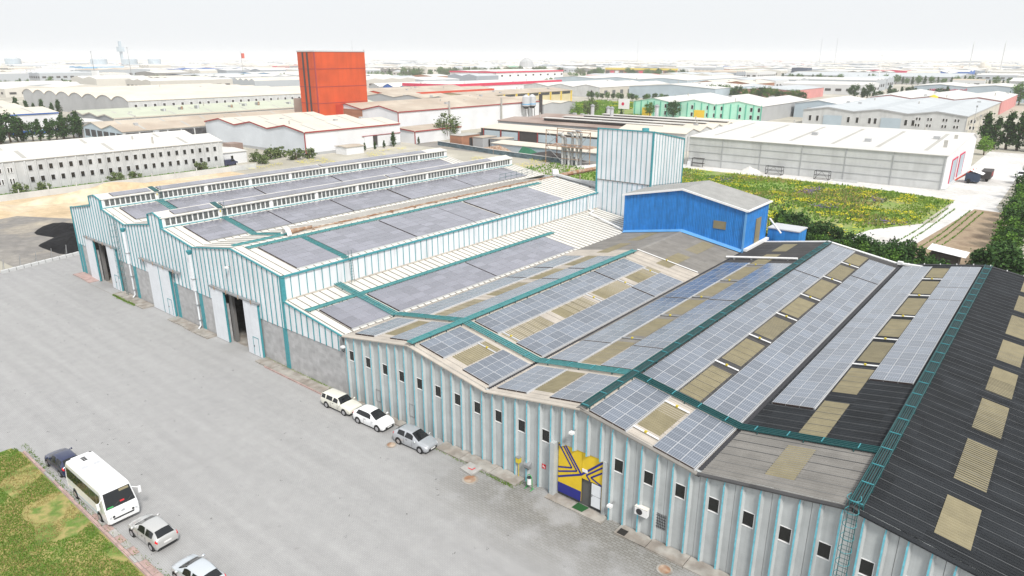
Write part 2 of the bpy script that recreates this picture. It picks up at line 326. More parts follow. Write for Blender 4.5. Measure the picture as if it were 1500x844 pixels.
PANEL = pm.mesh('solar_panel', [M['alu'], M['solar']]); PANEL2 = pm.mesh('solar_panel', [M['frame2'], M['solar2']])
def array(s, x0, x1, y0, y1, nx, label, group='solar arrays on the factory roofs', edge=1, ht=.13):
    xm, ym = (x0+x1)/2, y0
    T = thing('solar_array', label, 'solar array', (xm, ym, zs(s, xm, .03)), group)
    ny = max(1, round((y1-y0)/1.68)); px = (x1-x0)/nx; py = (y1-y0)/ny; t = tilt(s)
    for i in range(nx):
        for j in range(ny):
            x = x0+(i+.5)*px; y = y0+(j+.5)*py
            inst('solar_panel', PANEL2 if s[0] in 'ALM' else PANEL, T, (x, y, zs(s, x, ht)), (px/math.cos(t)/.995, py/1.655, 1), (0, t, 0))
    sk = MB(); sk.add([(x0,y0-.05,zs(s,x0,.02)),(x1,y0-.05,zs(s,x1,.02)),(x1,y0-.05,zs(s,x1,ht+.02)),(x0,y0-.05,zs(s,x0,ht+.02)),(x0,y0-.01,zs(s,x0,ht+.02)),(x1,y0-.01,zs(s,x1,ht+.02))],[(0,1,2,3),(3,2,5,4)]); part('front_shade_strip', sk, M['rshade'], T)  # dark strip added to stand for the shadow line under the front edge
    rail = MB()
    for f in range(nx+1):                                    # mounting rails and side tray
        x = x0+f*px; rail.box(x-.03, x+.03, y0-.06, y1+.06, zs(s, x)+.02, zs(s, x)+ht-.004)
    part('mounting_rail', rail, M['steel'], T, stuff=True)
    if edge:
        x = x1+.10; e = MB(); e.box(x-.03, x+.025, y0-.1, y1+.1, zs(s, x), zs(s, x)+ht+.03); part('cable_tray', e, M['alu'], T)
    return T
gB = 'solar arrays on the fibre cement roof'; gA = 'solar arrays on the metal roofs'
FAR = ' beyond the cross walkway'
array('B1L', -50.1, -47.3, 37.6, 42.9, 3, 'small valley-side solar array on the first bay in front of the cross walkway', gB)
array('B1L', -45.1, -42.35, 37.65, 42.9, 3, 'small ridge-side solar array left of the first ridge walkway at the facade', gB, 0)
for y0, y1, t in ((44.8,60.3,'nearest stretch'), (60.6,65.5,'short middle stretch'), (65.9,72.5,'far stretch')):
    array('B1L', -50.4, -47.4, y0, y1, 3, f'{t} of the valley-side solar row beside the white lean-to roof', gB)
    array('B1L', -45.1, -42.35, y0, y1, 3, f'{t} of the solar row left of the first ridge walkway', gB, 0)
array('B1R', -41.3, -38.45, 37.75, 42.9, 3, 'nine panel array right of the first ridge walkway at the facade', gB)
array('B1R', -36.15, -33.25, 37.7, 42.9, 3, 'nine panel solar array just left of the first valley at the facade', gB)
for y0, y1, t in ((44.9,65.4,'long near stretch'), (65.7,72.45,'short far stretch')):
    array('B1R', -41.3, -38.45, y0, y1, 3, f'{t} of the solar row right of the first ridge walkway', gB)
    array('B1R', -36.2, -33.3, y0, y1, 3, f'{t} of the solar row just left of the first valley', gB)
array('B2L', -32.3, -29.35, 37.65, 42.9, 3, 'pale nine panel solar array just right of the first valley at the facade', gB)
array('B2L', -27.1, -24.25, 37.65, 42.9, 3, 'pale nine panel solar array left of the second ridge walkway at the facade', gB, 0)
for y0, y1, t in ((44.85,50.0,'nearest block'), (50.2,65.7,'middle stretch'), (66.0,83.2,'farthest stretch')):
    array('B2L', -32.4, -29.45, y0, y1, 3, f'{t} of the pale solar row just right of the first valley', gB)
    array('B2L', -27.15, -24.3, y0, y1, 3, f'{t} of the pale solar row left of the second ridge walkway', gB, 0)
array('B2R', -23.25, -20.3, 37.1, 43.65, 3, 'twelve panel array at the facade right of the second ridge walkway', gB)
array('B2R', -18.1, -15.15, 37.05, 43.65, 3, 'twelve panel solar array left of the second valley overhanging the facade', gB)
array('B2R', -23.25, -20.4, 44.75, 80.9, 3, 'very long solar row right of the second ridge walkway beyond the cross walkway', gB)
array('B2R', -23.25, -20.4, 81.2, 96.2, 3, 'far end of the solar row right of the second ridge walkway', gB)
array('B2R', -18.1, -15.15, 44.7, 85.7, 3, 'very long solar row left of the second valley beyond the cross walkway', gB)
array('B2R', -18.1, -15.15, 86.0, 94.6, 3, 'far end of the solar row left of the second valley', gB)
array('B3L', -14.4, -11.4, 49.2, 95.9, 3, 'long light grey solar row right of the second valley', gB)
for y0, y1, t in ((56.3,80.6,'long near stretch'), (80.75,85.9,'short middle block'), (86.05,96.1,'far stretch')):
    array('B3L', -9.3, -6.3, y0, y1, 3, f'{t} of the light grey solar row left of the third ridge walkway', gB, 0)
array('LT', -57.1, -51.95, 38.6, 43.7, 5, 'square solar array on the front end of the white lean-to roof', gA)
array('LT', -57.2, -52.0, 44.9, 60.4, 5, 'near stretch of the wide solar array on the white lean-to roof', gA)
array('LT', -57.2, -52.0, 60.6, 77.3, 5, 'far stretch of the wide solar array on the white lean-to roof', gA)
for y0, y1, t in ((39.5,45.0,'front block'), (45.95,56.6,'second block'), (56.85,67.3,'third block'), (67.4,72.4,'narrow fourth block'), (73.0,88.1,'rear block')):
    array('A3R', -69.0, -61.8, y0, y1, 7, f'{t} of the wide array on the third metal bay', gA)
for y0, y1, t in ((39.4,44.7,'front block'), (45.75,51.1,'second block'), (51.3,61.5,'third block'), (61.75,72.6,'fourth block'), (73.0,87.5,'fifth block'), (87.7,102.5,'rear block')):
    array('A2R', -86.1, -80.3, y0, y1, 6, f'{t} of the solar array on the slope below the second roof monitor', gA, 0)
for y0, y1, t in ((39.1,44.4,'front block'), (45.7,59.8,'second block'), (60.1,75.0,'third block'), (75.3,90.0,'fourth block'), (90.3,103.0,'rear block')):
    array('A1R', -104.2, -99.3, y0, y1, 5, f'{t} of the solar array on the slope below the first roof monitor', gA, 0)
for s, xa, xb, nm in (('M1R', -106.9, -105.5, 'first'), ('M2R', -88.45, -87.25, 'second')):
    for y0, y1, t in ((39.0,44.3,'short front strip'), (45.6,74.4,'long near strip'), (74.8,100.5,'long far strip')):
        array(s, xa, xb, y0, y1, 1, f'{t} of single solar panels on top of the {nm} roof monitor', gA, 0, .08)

# teal roof walkways
def along(s, x0, x1, y0, y1, label, lift=.25, post=2.4):
    T = thing('roof_walkway', label, 'roof walkway', (x0, y0, zs(s, x0)), 'teal walkways over the roofs')
    z = max(zs(s, x0), zs(s, x1))+lift; g = MB(); n = int((y1-y0)/.3)
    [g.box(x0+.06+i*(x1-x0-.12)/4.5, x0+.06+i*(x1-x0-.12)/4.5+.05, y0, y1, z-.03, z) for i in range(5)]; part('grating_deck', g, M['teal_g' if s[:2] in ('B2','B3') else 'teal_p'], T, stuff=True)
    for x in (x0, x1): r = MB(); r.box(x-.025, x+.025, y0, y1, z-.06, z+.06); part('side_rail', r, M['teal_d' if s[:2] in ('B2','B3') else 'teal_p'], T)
    cb = MB(); cb.box(x0, x1, -.03, .03, 0, .05); cm = cb.mesh('crossbar', M['teal']); k = 0
    y = y0+.2
    while y < y1: inst('crossbar', cm, T, (0, y, z+.003)); y += post
    for x in (x0, x1):
        p_ = MB(); y = y0+.3
        while y < y1: p_.box(x-.03, x+.03, y-.03, y+.03, zs(s, x)-.02, z-.06); y += 2.0
        part('foot', p_, M['teal_d'], T, stuff=True)
def across(segs, y0, y1, label, lift=.25, group='teal walkways over the roofs'):
    # segs: list of (x, z) roof points followed by the walkway
    T = thing('roof_walkway', label, 'roof walkway', (segs[0][0], y0, segs[0][1]), group)
    def strip(ya, yb, za, zb):
        m = MB(); pts = segs
        for (xa, z1), (xb, z2) in zip(pts, pts[1:]):
            m.add([(xa,ya,z1+za),(xb,ya,z2+za),(xb,yb,z2+za),(xa,yb,z1+za),(xa,ya,z1+zb),(xb,ya,z2+zb),(xb,yb,z2+zb),(xa,yb,z1+zb)],
                  [(0,3,2,1),(4,5,6,7),(0,1,5,4),(3,7,6,2),(0,4,7,3),(1,2,6,5)])
        return m
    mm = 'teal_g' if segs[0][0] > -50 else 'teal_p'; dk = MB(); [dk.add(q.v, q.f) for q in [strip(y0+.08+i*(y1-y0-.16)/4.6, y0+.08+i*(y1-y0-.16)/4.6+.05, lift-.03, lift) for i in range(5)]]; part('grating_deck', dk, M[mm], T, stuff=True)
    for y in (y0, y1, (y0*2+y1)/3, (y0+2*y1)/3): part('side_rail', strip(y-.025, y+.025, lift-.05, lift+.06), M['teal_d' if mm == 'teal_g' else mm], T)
    cb = MB(); cb.box(-.03, .03, 0, y1-y0, 0, .05); cm = cb.mesh('crossbar', M['teal'])
    for (xa, z1), (xb, z2) in zip(segs, segs[1:]):
        n = max(1, int(abs(xb-xa)/1.9))
        for i in range(n): t = (i+.5)/n; inst('crossbar', cm, T, (xa+(xb-xa)*t, y0, z1+(z2-z1)*t+lift+.04), (1,1,1), (0, -math.atan2(z2-z1, xb-xa), 0))
    fb = MB()
    for (xa, z1), (xb, z2) in zip(segs, segs[1:]):
        for t in (.15, .5, .85):
            x = xa+(xb-xa)*t; zz = z1+(z2-z1)*t
            for y in (y0, y1): fb.box(x-.03, x+.03, y-.03, y+.03, zz-.02, zz+lift-.05)
    part('foot', fb, M['teal_d'], T, stuff=True)
along('B3R', -6.0, -5.3, 37.0, 96.6, 'dark teal walkway along the third ridge beside the charcoal roof')
along('B2R', -23.95, -23.35, 37.0, 96.5, 'dark teal walkway along the second ridge of the concrete hall')
along('B1R', -42.1, -41.5, 36.95, 76.0, 'teal walkway along the first ridge of the concrete hall')
along('LT', -57.95, -57.4, 37.4, 80.0, 'pale teal walkway along the middle of the white lean-to roof', .12)
along('A3R', -69.9, -69.3, 38.4, 92.5, 'pale teal walkway right of the third metal ridge', .1)
along('A3L', -72.2, -71.7, 38.0, 92.0, 'pale teal walkway left of the rusty duct on the third metal ridge', .1)
across([(-61.2,7.9),(-51.5,6.5),(-51.2,6.64),(-42,8.2),(-33,6.65),(-23.95,8.2)], 43.5, 44.3, 'zigzag cross walkway over the lean-to and the first two bays')
across([(-23.35,8.12),(-14.85,6.65),(-6.05,8.17)], 43.7, 44.4, 'dark zigzag cross walkway between the second and third ridges')
across([(-69.3,11.72),(-61.2,10.6)], 45.1, 45.8, 'short teal cross walkway on the third metal bay', .1)
across([(-87.0,11.68),(-79.6,10.5),(-72.2,11.65)], 44.8, 45.6, 'teal cross walkway dipping through the second metal valley', .1)
across([(-105.2,11.74),(-98.3,10.45),(-90.5,11.68)], 44.6, 45.5, 'teal cross walkway dipping through the first metal valley', .1)

# ------------------------------------------------------------------ concrete hall (factory with pilasters)
FY = 37.15
H = thing('concrete_factory_hall', 'long precast concrete factory hall with pale blue ribs and three grey saw gables', 'factory hall', (-24, FY, 0))
def topB(x):
    for s in ('B1L','B1R','B2L','B2R','B3L','B3R'):
        if x <= SL[s][2]: return zs(s, max(x, SL[s][0]))
    return 6.65
PIL = [-50.9,-49.70,-48.45,-47.25,-46.04,-44.89,-43.78,-42.64,-41.45,-40.3,-39.15,-37.98,-36.84,-35.7,-34.6,-33.43,-32.31,-31.14,-29.94,-28.79,-27.6,-26.5,-25.5,-24.43,-23.27,-22.12,-21.19,-20.03,-18.85,-17.68,-16.5,-15.34,-14.17,-13.02,-11.9,-10.77,-9.64,-8.51,-7.38,-6.24,-5.1,-3.97,-2.84,-1.7,-.58,.55,1.69,2.83]
WIN = {2,4,6,8,10,12,14,16,18,20,26,28,30,32,34,36,38,40,42,44,46,0}
holes = [(PIL[i]+.14, PIL[i]+.88, 4.15, 5.2) for i in sorted(WIN)]+[(-47.05,-46.4,1.0,2.2),(-42.45,-41.8,1.0,2.26),(-17.7,-16.8,1.15,2.3)]
DOOR = (-25.95,-21.92,0,4.6)
def wallpiece(mb, x0, x1, top, holes, y0, y1):
    # wall between x0 and x1 under top(x), with rectangular holes
    hs = sorted(h for h in holes if h[0] >= x0-.01 and h[1] <= x1+.01)
    xs = [x0]
    for h in hs: xs += [h[0], h[1]]
    xs.append(x1)
    ex = [x for x in (-42,-33,-23.9,-14.85,-5.8) if x0 < x < x1]
    def col(a, b, z0, z1f):
        if b-a < .002: return
        pts = [a]+[e for e in ex if a < e < b]+[b]
        for p, q in zip(pts, pts[1:]):
            za, zb = (z1f(p), z1f(q)) if callable(z1f) else (z1f, z1f)
            mb.add([(p,y0,z0),(q,y0,z0),(q,y1,z0),(p,y1,z0),(p,y0,za),(q,y0,zb),(q,y1,zb),(p,y1,za)], [(0,1,5,4),(2,3,7,6),(0,4,7,3),(1,2,6,5),(4,5,6,7),(0,3,2,1)])
    for i in range(0, len(xs)-1):
        a, b = xs[i], xs[i+1]; h = next((h for h in hs if abs(h[0]-a) < .001 and abs(h[1]-b) < .001), None)
        if h: 
            if h[2] > .01: col(a, b, 0, h[2])
            col(a, b, h[3], top)
        else: col(a, b, 0, top)
seams = [-51.45]
i = 1
while i < len(PIL): seams.append(PIL[i]+.64 if i+1 < len(PIL) else 3.2); i += 2
seams = [s for s in seams if not (-25.95 < s < -21.92)]
seams = sorted(set(seams+[-25.95, -21.92]))
if seams[-1] < 3.1: seams.append(3.2)
for a, b in zip(seams, seams[1:]):
    mb = MB()
    if a >= -25.96 and b <= -21.9:
        mid = [-25.95,-24.9,-23.8,-22.7,-21.92]; wallpiece(mb, a+.004, b-.004, topB, [(a+.004, b-.004, 0, 4.6)], FY, FY+.2)
    else: wallpiece(mb, a+.012, b-.012, topB, holes, FY, FY+.2)
    part('wall_panel', mb, M['conc'], H)
mb = MB(); mb.box(-51.3,3.1,FY+.21,FY+.25,0.01,6.45); part('joint_backing', mb, M['conc_d'], H)
# openings stay dark: interior darkness comes from the closed shell
for k, x in enumerate(PIL):
    z0 = 4.52 if -25.7 < x < -21.95 and x > -25.6 else .0
    t = topB(x+.1)
    p_ = MB(); y = FY-.18
    # rib tapers into the wall, its head is cut back under the roof edge
    p_.add([(x-.13,FY,z0),(x-.05,y,z0),(x+.07,y,z0),(x+.19,FY,z0),(x-.13,FY,t-.03),(x-.05,y,t-.55),(x+.07,y,t-.55),(x+.19,FY,t-.03),(x-.05,y+.1,t-.1),(x+.05,y+.1,t-.1)],
           [(0,1,5,4),(1,2,6,5),(2,3,7,6),(4,5,8),(5,6,9,8),(6,7,9),(4,8,9,7),(0,3,2,1)])
    o = part('pilaster', p_, M['conc'], H)
    s_ = MB(); s_.box(x-.065, x+.03, y-.02, y+.01, z0-.04, t-.56); s_.add([(x-.055,y-.01,t-.52),(x+.03,y-.01,t-.52),(x+.025,y+.09,t-.16),(x-.045,y+.09,t-.16)], [(0,1,2,3)])
    part('painted_edge', s_, M['lblue'], o)
fr = MB(); pn = MB()
def winmesh(w_, h_, mf, t=.05, mull=0):
    f = MB()
    for x0, x1, z0, z1 in ((-.025,w_+.025,-.03,t),(-.025,w_+.025,h_-t,h_+.03),(-.025,t,t,h_-t),(w_-t,w_+.025,t,h_-t)): f.box(x0, x1, -.03, .06, z0, z1)
    if mull: f.box(w_/2-.02, w_/2+.02, -.02, .05, t, h_-t)
    p = MB(); p.quad((0,.05,0),(w_,.05,0),(w_,.05,h_),(0,.05,h_)); return f, p
f, p = winmesh(.74, 1.05, 0, .02); FW = f.mesh('window', M['whitep']); PW = p.mesh('pane', M['glass'])
for x0, x1, z0, z1 in holes[:-3]:
    o = inst('window', FW, H, (x0, FY, z0)); q = bpy.data.objects.new('pane', PW); C.objects.link(q); q.parent = o
for x0, x1, z0, z1 in holes[-3:]:
    f, p = winmesh(x1-x0, z1-z0, 0); o = inst('window', f.mesh('window', M['steel']), H, (x0, FY, z0)); q = bpy.data.objects.new('pane', p.mesh('pane', M['glass2'] if x0 < -30 else M['glass'])); C.objects.link(q); q.parent = o
    if x0 > -20:
        g = MB(); 
        for i in range(7): g.box(.02+i*.13, .05+i*.13, -.04, -.02, 0, z1-z0)
        for i in range(5): g.box(0, x1-x0, -.05, -.03, .1+i*.22, .125+i*.22)
        q = bpy.data.objects.new('grille', g.mesh('grille', M['dkgrey'])); C.objects.link(q); q.parent = o; o['label'] = 'low barred window'
# roof
RM = {'B1L':'fc1','B1R':'fc1','B2L':'fc1','B2R':'fc2','B3L':'fc3','B3R':'fc4'}  # bay tones run pale to charcoal; the flare's gradient is painted into them
EYB = {'B1L':89.9,'B1R':89.9,'B2L':97,'B2R':97,'B3L':97,'B3R':97}
SKX = {'B1L':(-46.95,-45.2),'B1R':(-38.2,-36.4),'B2L':(-29.25,-27.4),'B2R':(-20.15,-18.4),'B3L':(-11.15,-9.4),'B3R':(-1.95,-.2)}
SKY_ = [(38.5,42.9),(45,51),(52.9,58.5),(60.3,65.7),(67.5,73.1),(75,81.2),(83.1,88.8),(90.6,95.4)]
for s in RM:
    x0, _, x1, _ = SL[s]; yy = [(36.9, EYB[s], RM[s])]
    if s == 'B1R' or s == 'B1L': yy = [(36.9,76.9,'fc1'),(76.9,89.9,'fc2')]
    if s == 'B2L': yy = [(36.9,50,'fc1'),(50,83.4,'fc2'),(83.4,97,'fc3')]
    if s == 'B3L': yy = [(36.9,43.9,'fc2'),(43.9,97,'fc4')]
    if s == 'B2R': yy = [(36.9,44.2,'fc1'),(44.2,97,'fc3')]
    for a, b, m in yy: part('roof_slope', corr(s, x0+.16 if s.endswith('L') else x0, x1 if s.endswith('L') else x1-.16, a, b, .275, .05), M[m], H)
    dk = MB(); dk.add([(x0,36.95,zs(s,x0)-.03),(x1,36.95,zs(s,x1)-.03),(x1,EYB[s],zs(s,x1)-.03),(x0,EYB[s],zs(s,x0)-.03)], [(0,1,2,3)]); part('roof_underlay', dk, M['dkgrey'], H)
    lap = MB()                                    # overlaps between the sheets
    y = 37.9
    while y < EYB[s]: lap.add([(x0+.2,y-.02,zs(s,x0+.2,.055)),(x0+.2,y+.02,zs(s,x0+.2,.055)),(x1-.2,y+.02,zs(s,x1-.2,.055)),(x1-.2,y-.02,zs(s,x1-.2,.055))],[(0,3,2,1)]); y += 1.1
    part('sheet_overlap', lap, M['lap'] if RM[s] in('fc3','fc4') else M['seam'], H, stuff=True)
    for a, b in SKY_:
        if b > EYB[s]: continue
        part('skylight', corr(s, *SKX[s], a, b, .275, .05, off=.03), M['skyl'], H)
for x, s in ((-51.3,'LT'), (-33,'B1R'), (-14.85,'B2R')):        # valley gutters
    g = MB(); g.box(x-.16, x+.16, 36.9, EYB.get(s, 89.9) if s != 'LT' else 89.9, 6.45, 6.56); part('valley_gutter', g, M['dark'], H)
for x, y1 in ((-42,89.9),(-23.9,97),(-5.8,97)):
    g = MB(); g.prism([(x-.35,8.2+.0),(x,8.32),(x+.35,8.2),(x+.35,8.17),(x,8.28),(x-.35,8.17)],'Y',36.88,y1); part('ridge_cap', g, M['fc2' if x < -6 else 'fc3'], H)
for a, b, c_ in ((-33,-14.85,-23.9), (-14.85,3.2,-5.8)):       # rear parapet and black bolt-topped trim
    for p, q in ((a, c_), (c_, b)):
        g = MB(); zp, zq = topB(p)+.02, topB(q-.001)+.02
        g.add([(p,96.85,zp),(q,96.85,zq),(q,97.25,zq),(p,97.25,zp),(p,96.85,zp+.14),(q,96.85,zq+.14),(q,97.25,zq+.14),(p,97.25,zp+.14)],[(4,5,6,7),(0,1,5,4),(3,7,6,2),(0,4,7,3),(1,2,6,5)]); part('rear_parapet', g, M['whitep' if c_ < -6 else 'dkgrey'], H)
for i in range(11):
    x = -14+i*1.7; g = MB(); z = topB(x)+.16; g.cyl(x, 97.05, z, z+.14, .07, 6); part('parapet_bolt', g, M['whitep'], H)
g = MB(); g.box(-51.4,3.2,FY+.26,97.2,.0,.02); part('floor', g, M['apron'], H)
g = MB(); g.box(3.2,3.4,FY,97.2,0,6.6); g.box(-51.4,3.2,97.0,97.2,0,6.6); part('side_wall', g, M['conc'], H)
# edge trim along the facade top
for s in RM:
    x0, _, x1, _ = SL[s]; g = MB(); e = .12
    g.add([(x0,36.82,zs(s,x0,-.02)),(x1,36.82,zs(s,x1,-.02)),(x1,37.0,zs(s,x1,.07)),(x0,37.0,zs(s,x0,.07)),(x0,36.82,zs(s,x0,-.12)),(x1,36.82,zs(s,x1,-.12))],[(0,1,2,3),(4,5,1,0)]); part('verge_trim', g, M[RM[s]], H)
# painted double door
D = thing('painted_factory_door', 'yellow metal factory door with navy chevron stripes and a navy base band', 'door', (-23.9, FY-.01, 0))
yd = FY+.06
g = MB(); g.box(-25.9,-23.78,yd,yd+.06,.3,4.55); g.box(-23.76,-21.97,yd,yd+.06,2.35,4.55); g.box(-22.02,-21.97,yd,yd+.06,.3,2.35); part('door_leaf', g, M['yellow'], D)
g = MB(); g.box(-25.9,-23.78,yd-.012,yd,.3,1.15); part('base_band', g, M['navy'], D)
g = MB()
def stripe(mb, pts, w_, y):
    for (xa, za), (xb, zb) in zip(pts, pts[1:]):
        L = math.hypot(xb-xa, zb-za); nx, nz = -(zb-za)/L*w_/2, (xb-xa)/L*w_/2
        mb.quad((xa-nx,y,za-nz),(xb-nx,y,zb-nz),(xb+nx,y,zb+nz),(xa+nx,y,za+nz))
stripe(g, [(-25.25,4.5),(-23.8,2.62)], .16, yd-.014); stripe(g, [(-25.5,4.5),(-24.2,2.75),(-25.88,2.05)], .13, yd-.016); stripe(g, [(-25.85,4.45),(-24.65,2.85),(-25.88,2.45)], .13, yd-.018)
stripe(g, [(-23.8,2.62),(-25.88,1.6)], .16, yd-.020); stripe(g, [(-23.8,2.62),(-22.0,4.35)], .16, yd-.022); stripe(g, [(-22.0,3.95),(-23.35,2.75),(-23.0,2.38)], .13, yd-.024)
stripe(g, [(-22.0,3.5),(-22.95,2.72),(-22.0,1.75+.62)], .13, yd-.026); part('navy_stripes', g, M['navy'], D)
g = MB(); g.box(-23.78,-22.86,yd+.25,yd+.3,.3,2.6); part('inner_door', g, M['dkgrey'], D)
for i in range(5): g = MB(); g.box(-23.74+i*.18,-23.6+i*.18,yd+.22,yd+.26,.35,2.5); part('door_slat', g, M['dark'], D)
g = MB(); g.box(-22.84,-22.04,yd-.05,yd-.01,.36,1.28); g.box(-22.84,-22.04,yd-.05,yd-.01,1.33,2.3); part('open_leaf', g, M['offw'], D); g = MB(); g.box(-22.86,-22.02,yd-.02,yd,.3,2.36); part('leaf_frame', g, M['dkgrey'], D)
g = MB(); g.box(-22.8,-22.74,yd-.12,yd-.05,1.2,1.4); part('handle', g, M['steel'], D)
g = MB(); g.box(-23.72,-23.25,yd-.04,yd-.005,2.95,3.2); part('name_plate', g, M['whitep'], D)
g = MB(); g.box(-25.94,-21.93,yd+.5,yd+.55,.3,4.6); part('back_lining', g, M['dark'], D)
g = MB(); g.box(-26.35,-25.97,FY-.45,FY-.01,0,4.62); part('door_jamb', g, M['conc'], D); g = MB(); g.box(-21.9,-21.6,FY-.1,FY-.01,0,4.6); part('door_jamb', g, M['conc'], D)
solo('door_mat', MB().add([(-24.0,36.35,.13),(-23.1,36.35,.13),(-22.95,37.1,.13),(-23.95,37.15,.13),(-24.0,36.35,.155),(-23.1,36.35,.155),(-22.95,37.1,.155),(-23.95,37.15,.155)],[(4,5,6,7),(0,1,5,4),(0,4,7,3),(1,2,6,5),(2,3,7,6)]), M['green_m'], 'green doormat laid before the yellow and navy factory door', 'doormat')
# small fittings on the facade
def acunit(x, z):
    T = thing('air_conditioner', 'grey white air conditioner unit hung under the second window right of the yellow door', 'air conditioner', (x, FY, z))
    g = MB(); g.box(x,x+.95,FY-.42,FY-.06,z,z+.62); part('casing', g, M['whitep'], T); g = MB(); g.tube([(x+.36,FY-.425,z+.31),(x+.36,FY-.45,z+.31)], .24, 14); part('fan_grille', g, M['dkgrey'], T)
    g = MB(); g.box(x+.1,x+.15,FY-.45,FY,z-.06,z); g.box(x+.8,x+.85,FY-.45,FY,z-.06,z); part('bracket', g, M['steel'], T)
    g = MB(); g.box(x-.02,x+.97,FY-.44,FY-.04,z+.62,z+.65); part('lid', g, M['cream'], T)
acunit(-19.0, 1.75)
T = thing('utility_box', 'yellow utility box on a thin yellow pipe by the blue ribs', 'utility box', (-29.6, FY, 0))
g = MB(); g.box(-29.8,-29.45,FY-.3,FY,1.4,1.85); part('box_body', g, M['yel'], T); g = MB(); g.box(-29.82,-29.43,FY-.33,FY,1.85,1.9); part('lid', g, M['steel'], T); g = MB(); g.cyl(-29.6,FY-.15,0,1.4,.035,6); part('pipe', g, M['yel'], T)
T = thing('wall_vent_hood', 'weathered grey vent hood beside the yellow utility box', 'vent', (-28.7, FY, 1.4)); g = MB(); g.prism([(FY,1.35),(FY-.35,1.35),(FY-.35,1.6),(FY,1.85)],'X',-29.0,-28.4); part('hood', g, M['steel'], T); g = MB(); g.box(-28.9,-28.5,FY-.3,FY-.02,1.25,1.35); part('outlet', g, M['dark'], T)
T = thing('fire_hose_sign', 'small red square sign left of the yellow door', 'sign', (-27.2, FY, 1.9)); g = MB(); g.box(-27.38,-27.02,FY-.03,FY-.005,1.75,2.15); part('plate', g, M['red'], T)
g = MB(); g.box(-27.3,-27.24,FY-.036,FY-.03,1.85,2.07); g.box(-27.24,-27.12,FY-.036,FY-.03,1.93,1.98); g.box(-27.14,-27.08,FY-.036,FY-.03,1.82,1.93); part('symbol', g, M['whitep'], T)
for x, z, lb in ((-24.35, 6.2, 'white wall lamp above the yellow door'), (-20.9, 1.55, 'small white bulkhead lamp right of the yellow door'), (-50.9,5.65,'white wall lamp on the left end of the concrete facade'), (-71.2,9.7,'floodlight on the white cladding above the third sliding door')):
    T = thing('wall_lamp', lb, 'lamp', (x, FY, z)); g = MB(); g.box(x-.04,x+.04,FY-.55,FY-.0,z+.05,z+.1); part('arm', g, M['steel'], T); g = MB(); g.prism([(FY-.75,z-.05),(FY-.4,z-.1),(FY-.4,z+.1),(FY-.75,z+.12)],'X',x-.16,x+.16); part('lamp_head', g, M['whitep'], T)
# trash bin
T = thing('litter_bin', 'white litter bin hung in a green steel frame against the facade', 'litter bin', (-28.0, 36.35, 0))
g = MB(); g.cyl(-28.0,36.35,.45,1.0,.19,14); part('bucket', g, M['whitep'], T); g = MB(); g.tube([(-28.28,36.35,0),(-28.25,36.35,.9),(-28.15,36.35,1.2),(-28,36.35,1.28),(-27.85,36.35,1.2),(-27.75,36.35,.9),(-27.72,36.35,0)], .03, 6)
M['grn'] = mat('green_steel', (.03,.33,.08), .5); part('frame', g, M['grn'], T)
g = MB(); g.tube([(-28.28,36.1,0.03),(-28.28,36.6,0.03)],.03,6); g.tube([(-27.72,36.1,.03),(-27.72,36.6,.03)],.03,6); part('foot', g, M['grn'], T)
g = MB(); g.tube([(-28.0,36.35,1.0),(-28,36.35,1.05),(-28,36.35,1.08)],[.2,.18,.02],14); part('lid', g, M['dkgrey'], T)

# cage ladder builder
def cage_ladder(x, y, z0, z1, label, w_=.5, hoop0=2.3, step=.3, name='cage_ladder'):
    T = thing(name, label, 'ladder', (x, y, z0), None)
    for s in (-1, 1): g = MB(); g.tube([(x+s*w_/2,y,z0),(x+s*w_/2,y,z1+1.1)],.025,5); part('stile', g, M['teal_d'], T)
    rg = MB(); rg.tube([(-w_/2,0,0),(w_/2,0,0)],.016,5); rm = rg.mesh('rung', M['teal_d']); z = z0+.3
    while z < z1: inst('rung', rm, T, (x, y, z)); z += step
    hb_ = MB(); hb_.tube([(-w_/2,0,0)]+[(-.36*cos(t),-.38-.36*sin(t)*1.0,0) for t in [pi*i/8 for i in range(9)]]+[(w_/2,0,0)],.018,5); hm_ = hb_.mesh('hoop', M['teal']); z = z0+hoop0
    while z < z1+1.2: inst('hoop', hm_, T, (x, y, z)); z += .85
    for t in (.15,.38,.62,.85):
        a = pi*t; g = MB(); px, py = x-.36*cos(a), y-.38-.36*sin(a); g.tube([(px,py,z0+hoop0),(px,py,z1+.9)],.014,5); part('cage_bar', g, M['teal_d'], T)
cage_ladder(-5.68, FY-.45, 0.2, 8.2, 'dark teal cage ladder climbing the concrete facade to the third ridge')

# ------------------------------------------------------------------ metal clad hall
A = thing('metal_clad_hall', 'tall white metal hall with teal ribs and three roof bays', 'factory hall', (-89, FY, 0))
def topA(x):
    if x <= -109: return 10.4+(x+116.9)/7.9*1.3
    if x < -105.3: return 13.08+.37*(1-abs(x+107.2)/1.9)
    if x <= -98.3: return zs('A1R', x)
    if x <= -90.4: return zs('A2L', x)
    if x < -87.1: return 13.02+.42*(1-abs(x+88.8)/1.7)
    if x <= -79.6: return zs('A2R', x)
    if x <= -70.6: return zs('A3L', x)
    if x <= -61.2: return zs('A3R', x)
    return zs('LT', x)
BR = [-116.9,-109,-108.95,-107.2,-105.35,-105.3,-98.3,-90.4,-90.35,-88.8,-87.15,-87.1,-79.6,-70.6,-61.2]
doorsA = [(-110.2,-105.3,6.4), (-92.3,-86.3,6.4), (-73.3,-68.8,6.4)]
def cut(xa, xb):
    return [xa]+[b for b in BR if xa+.01 < b < xb-.01]+[xb]
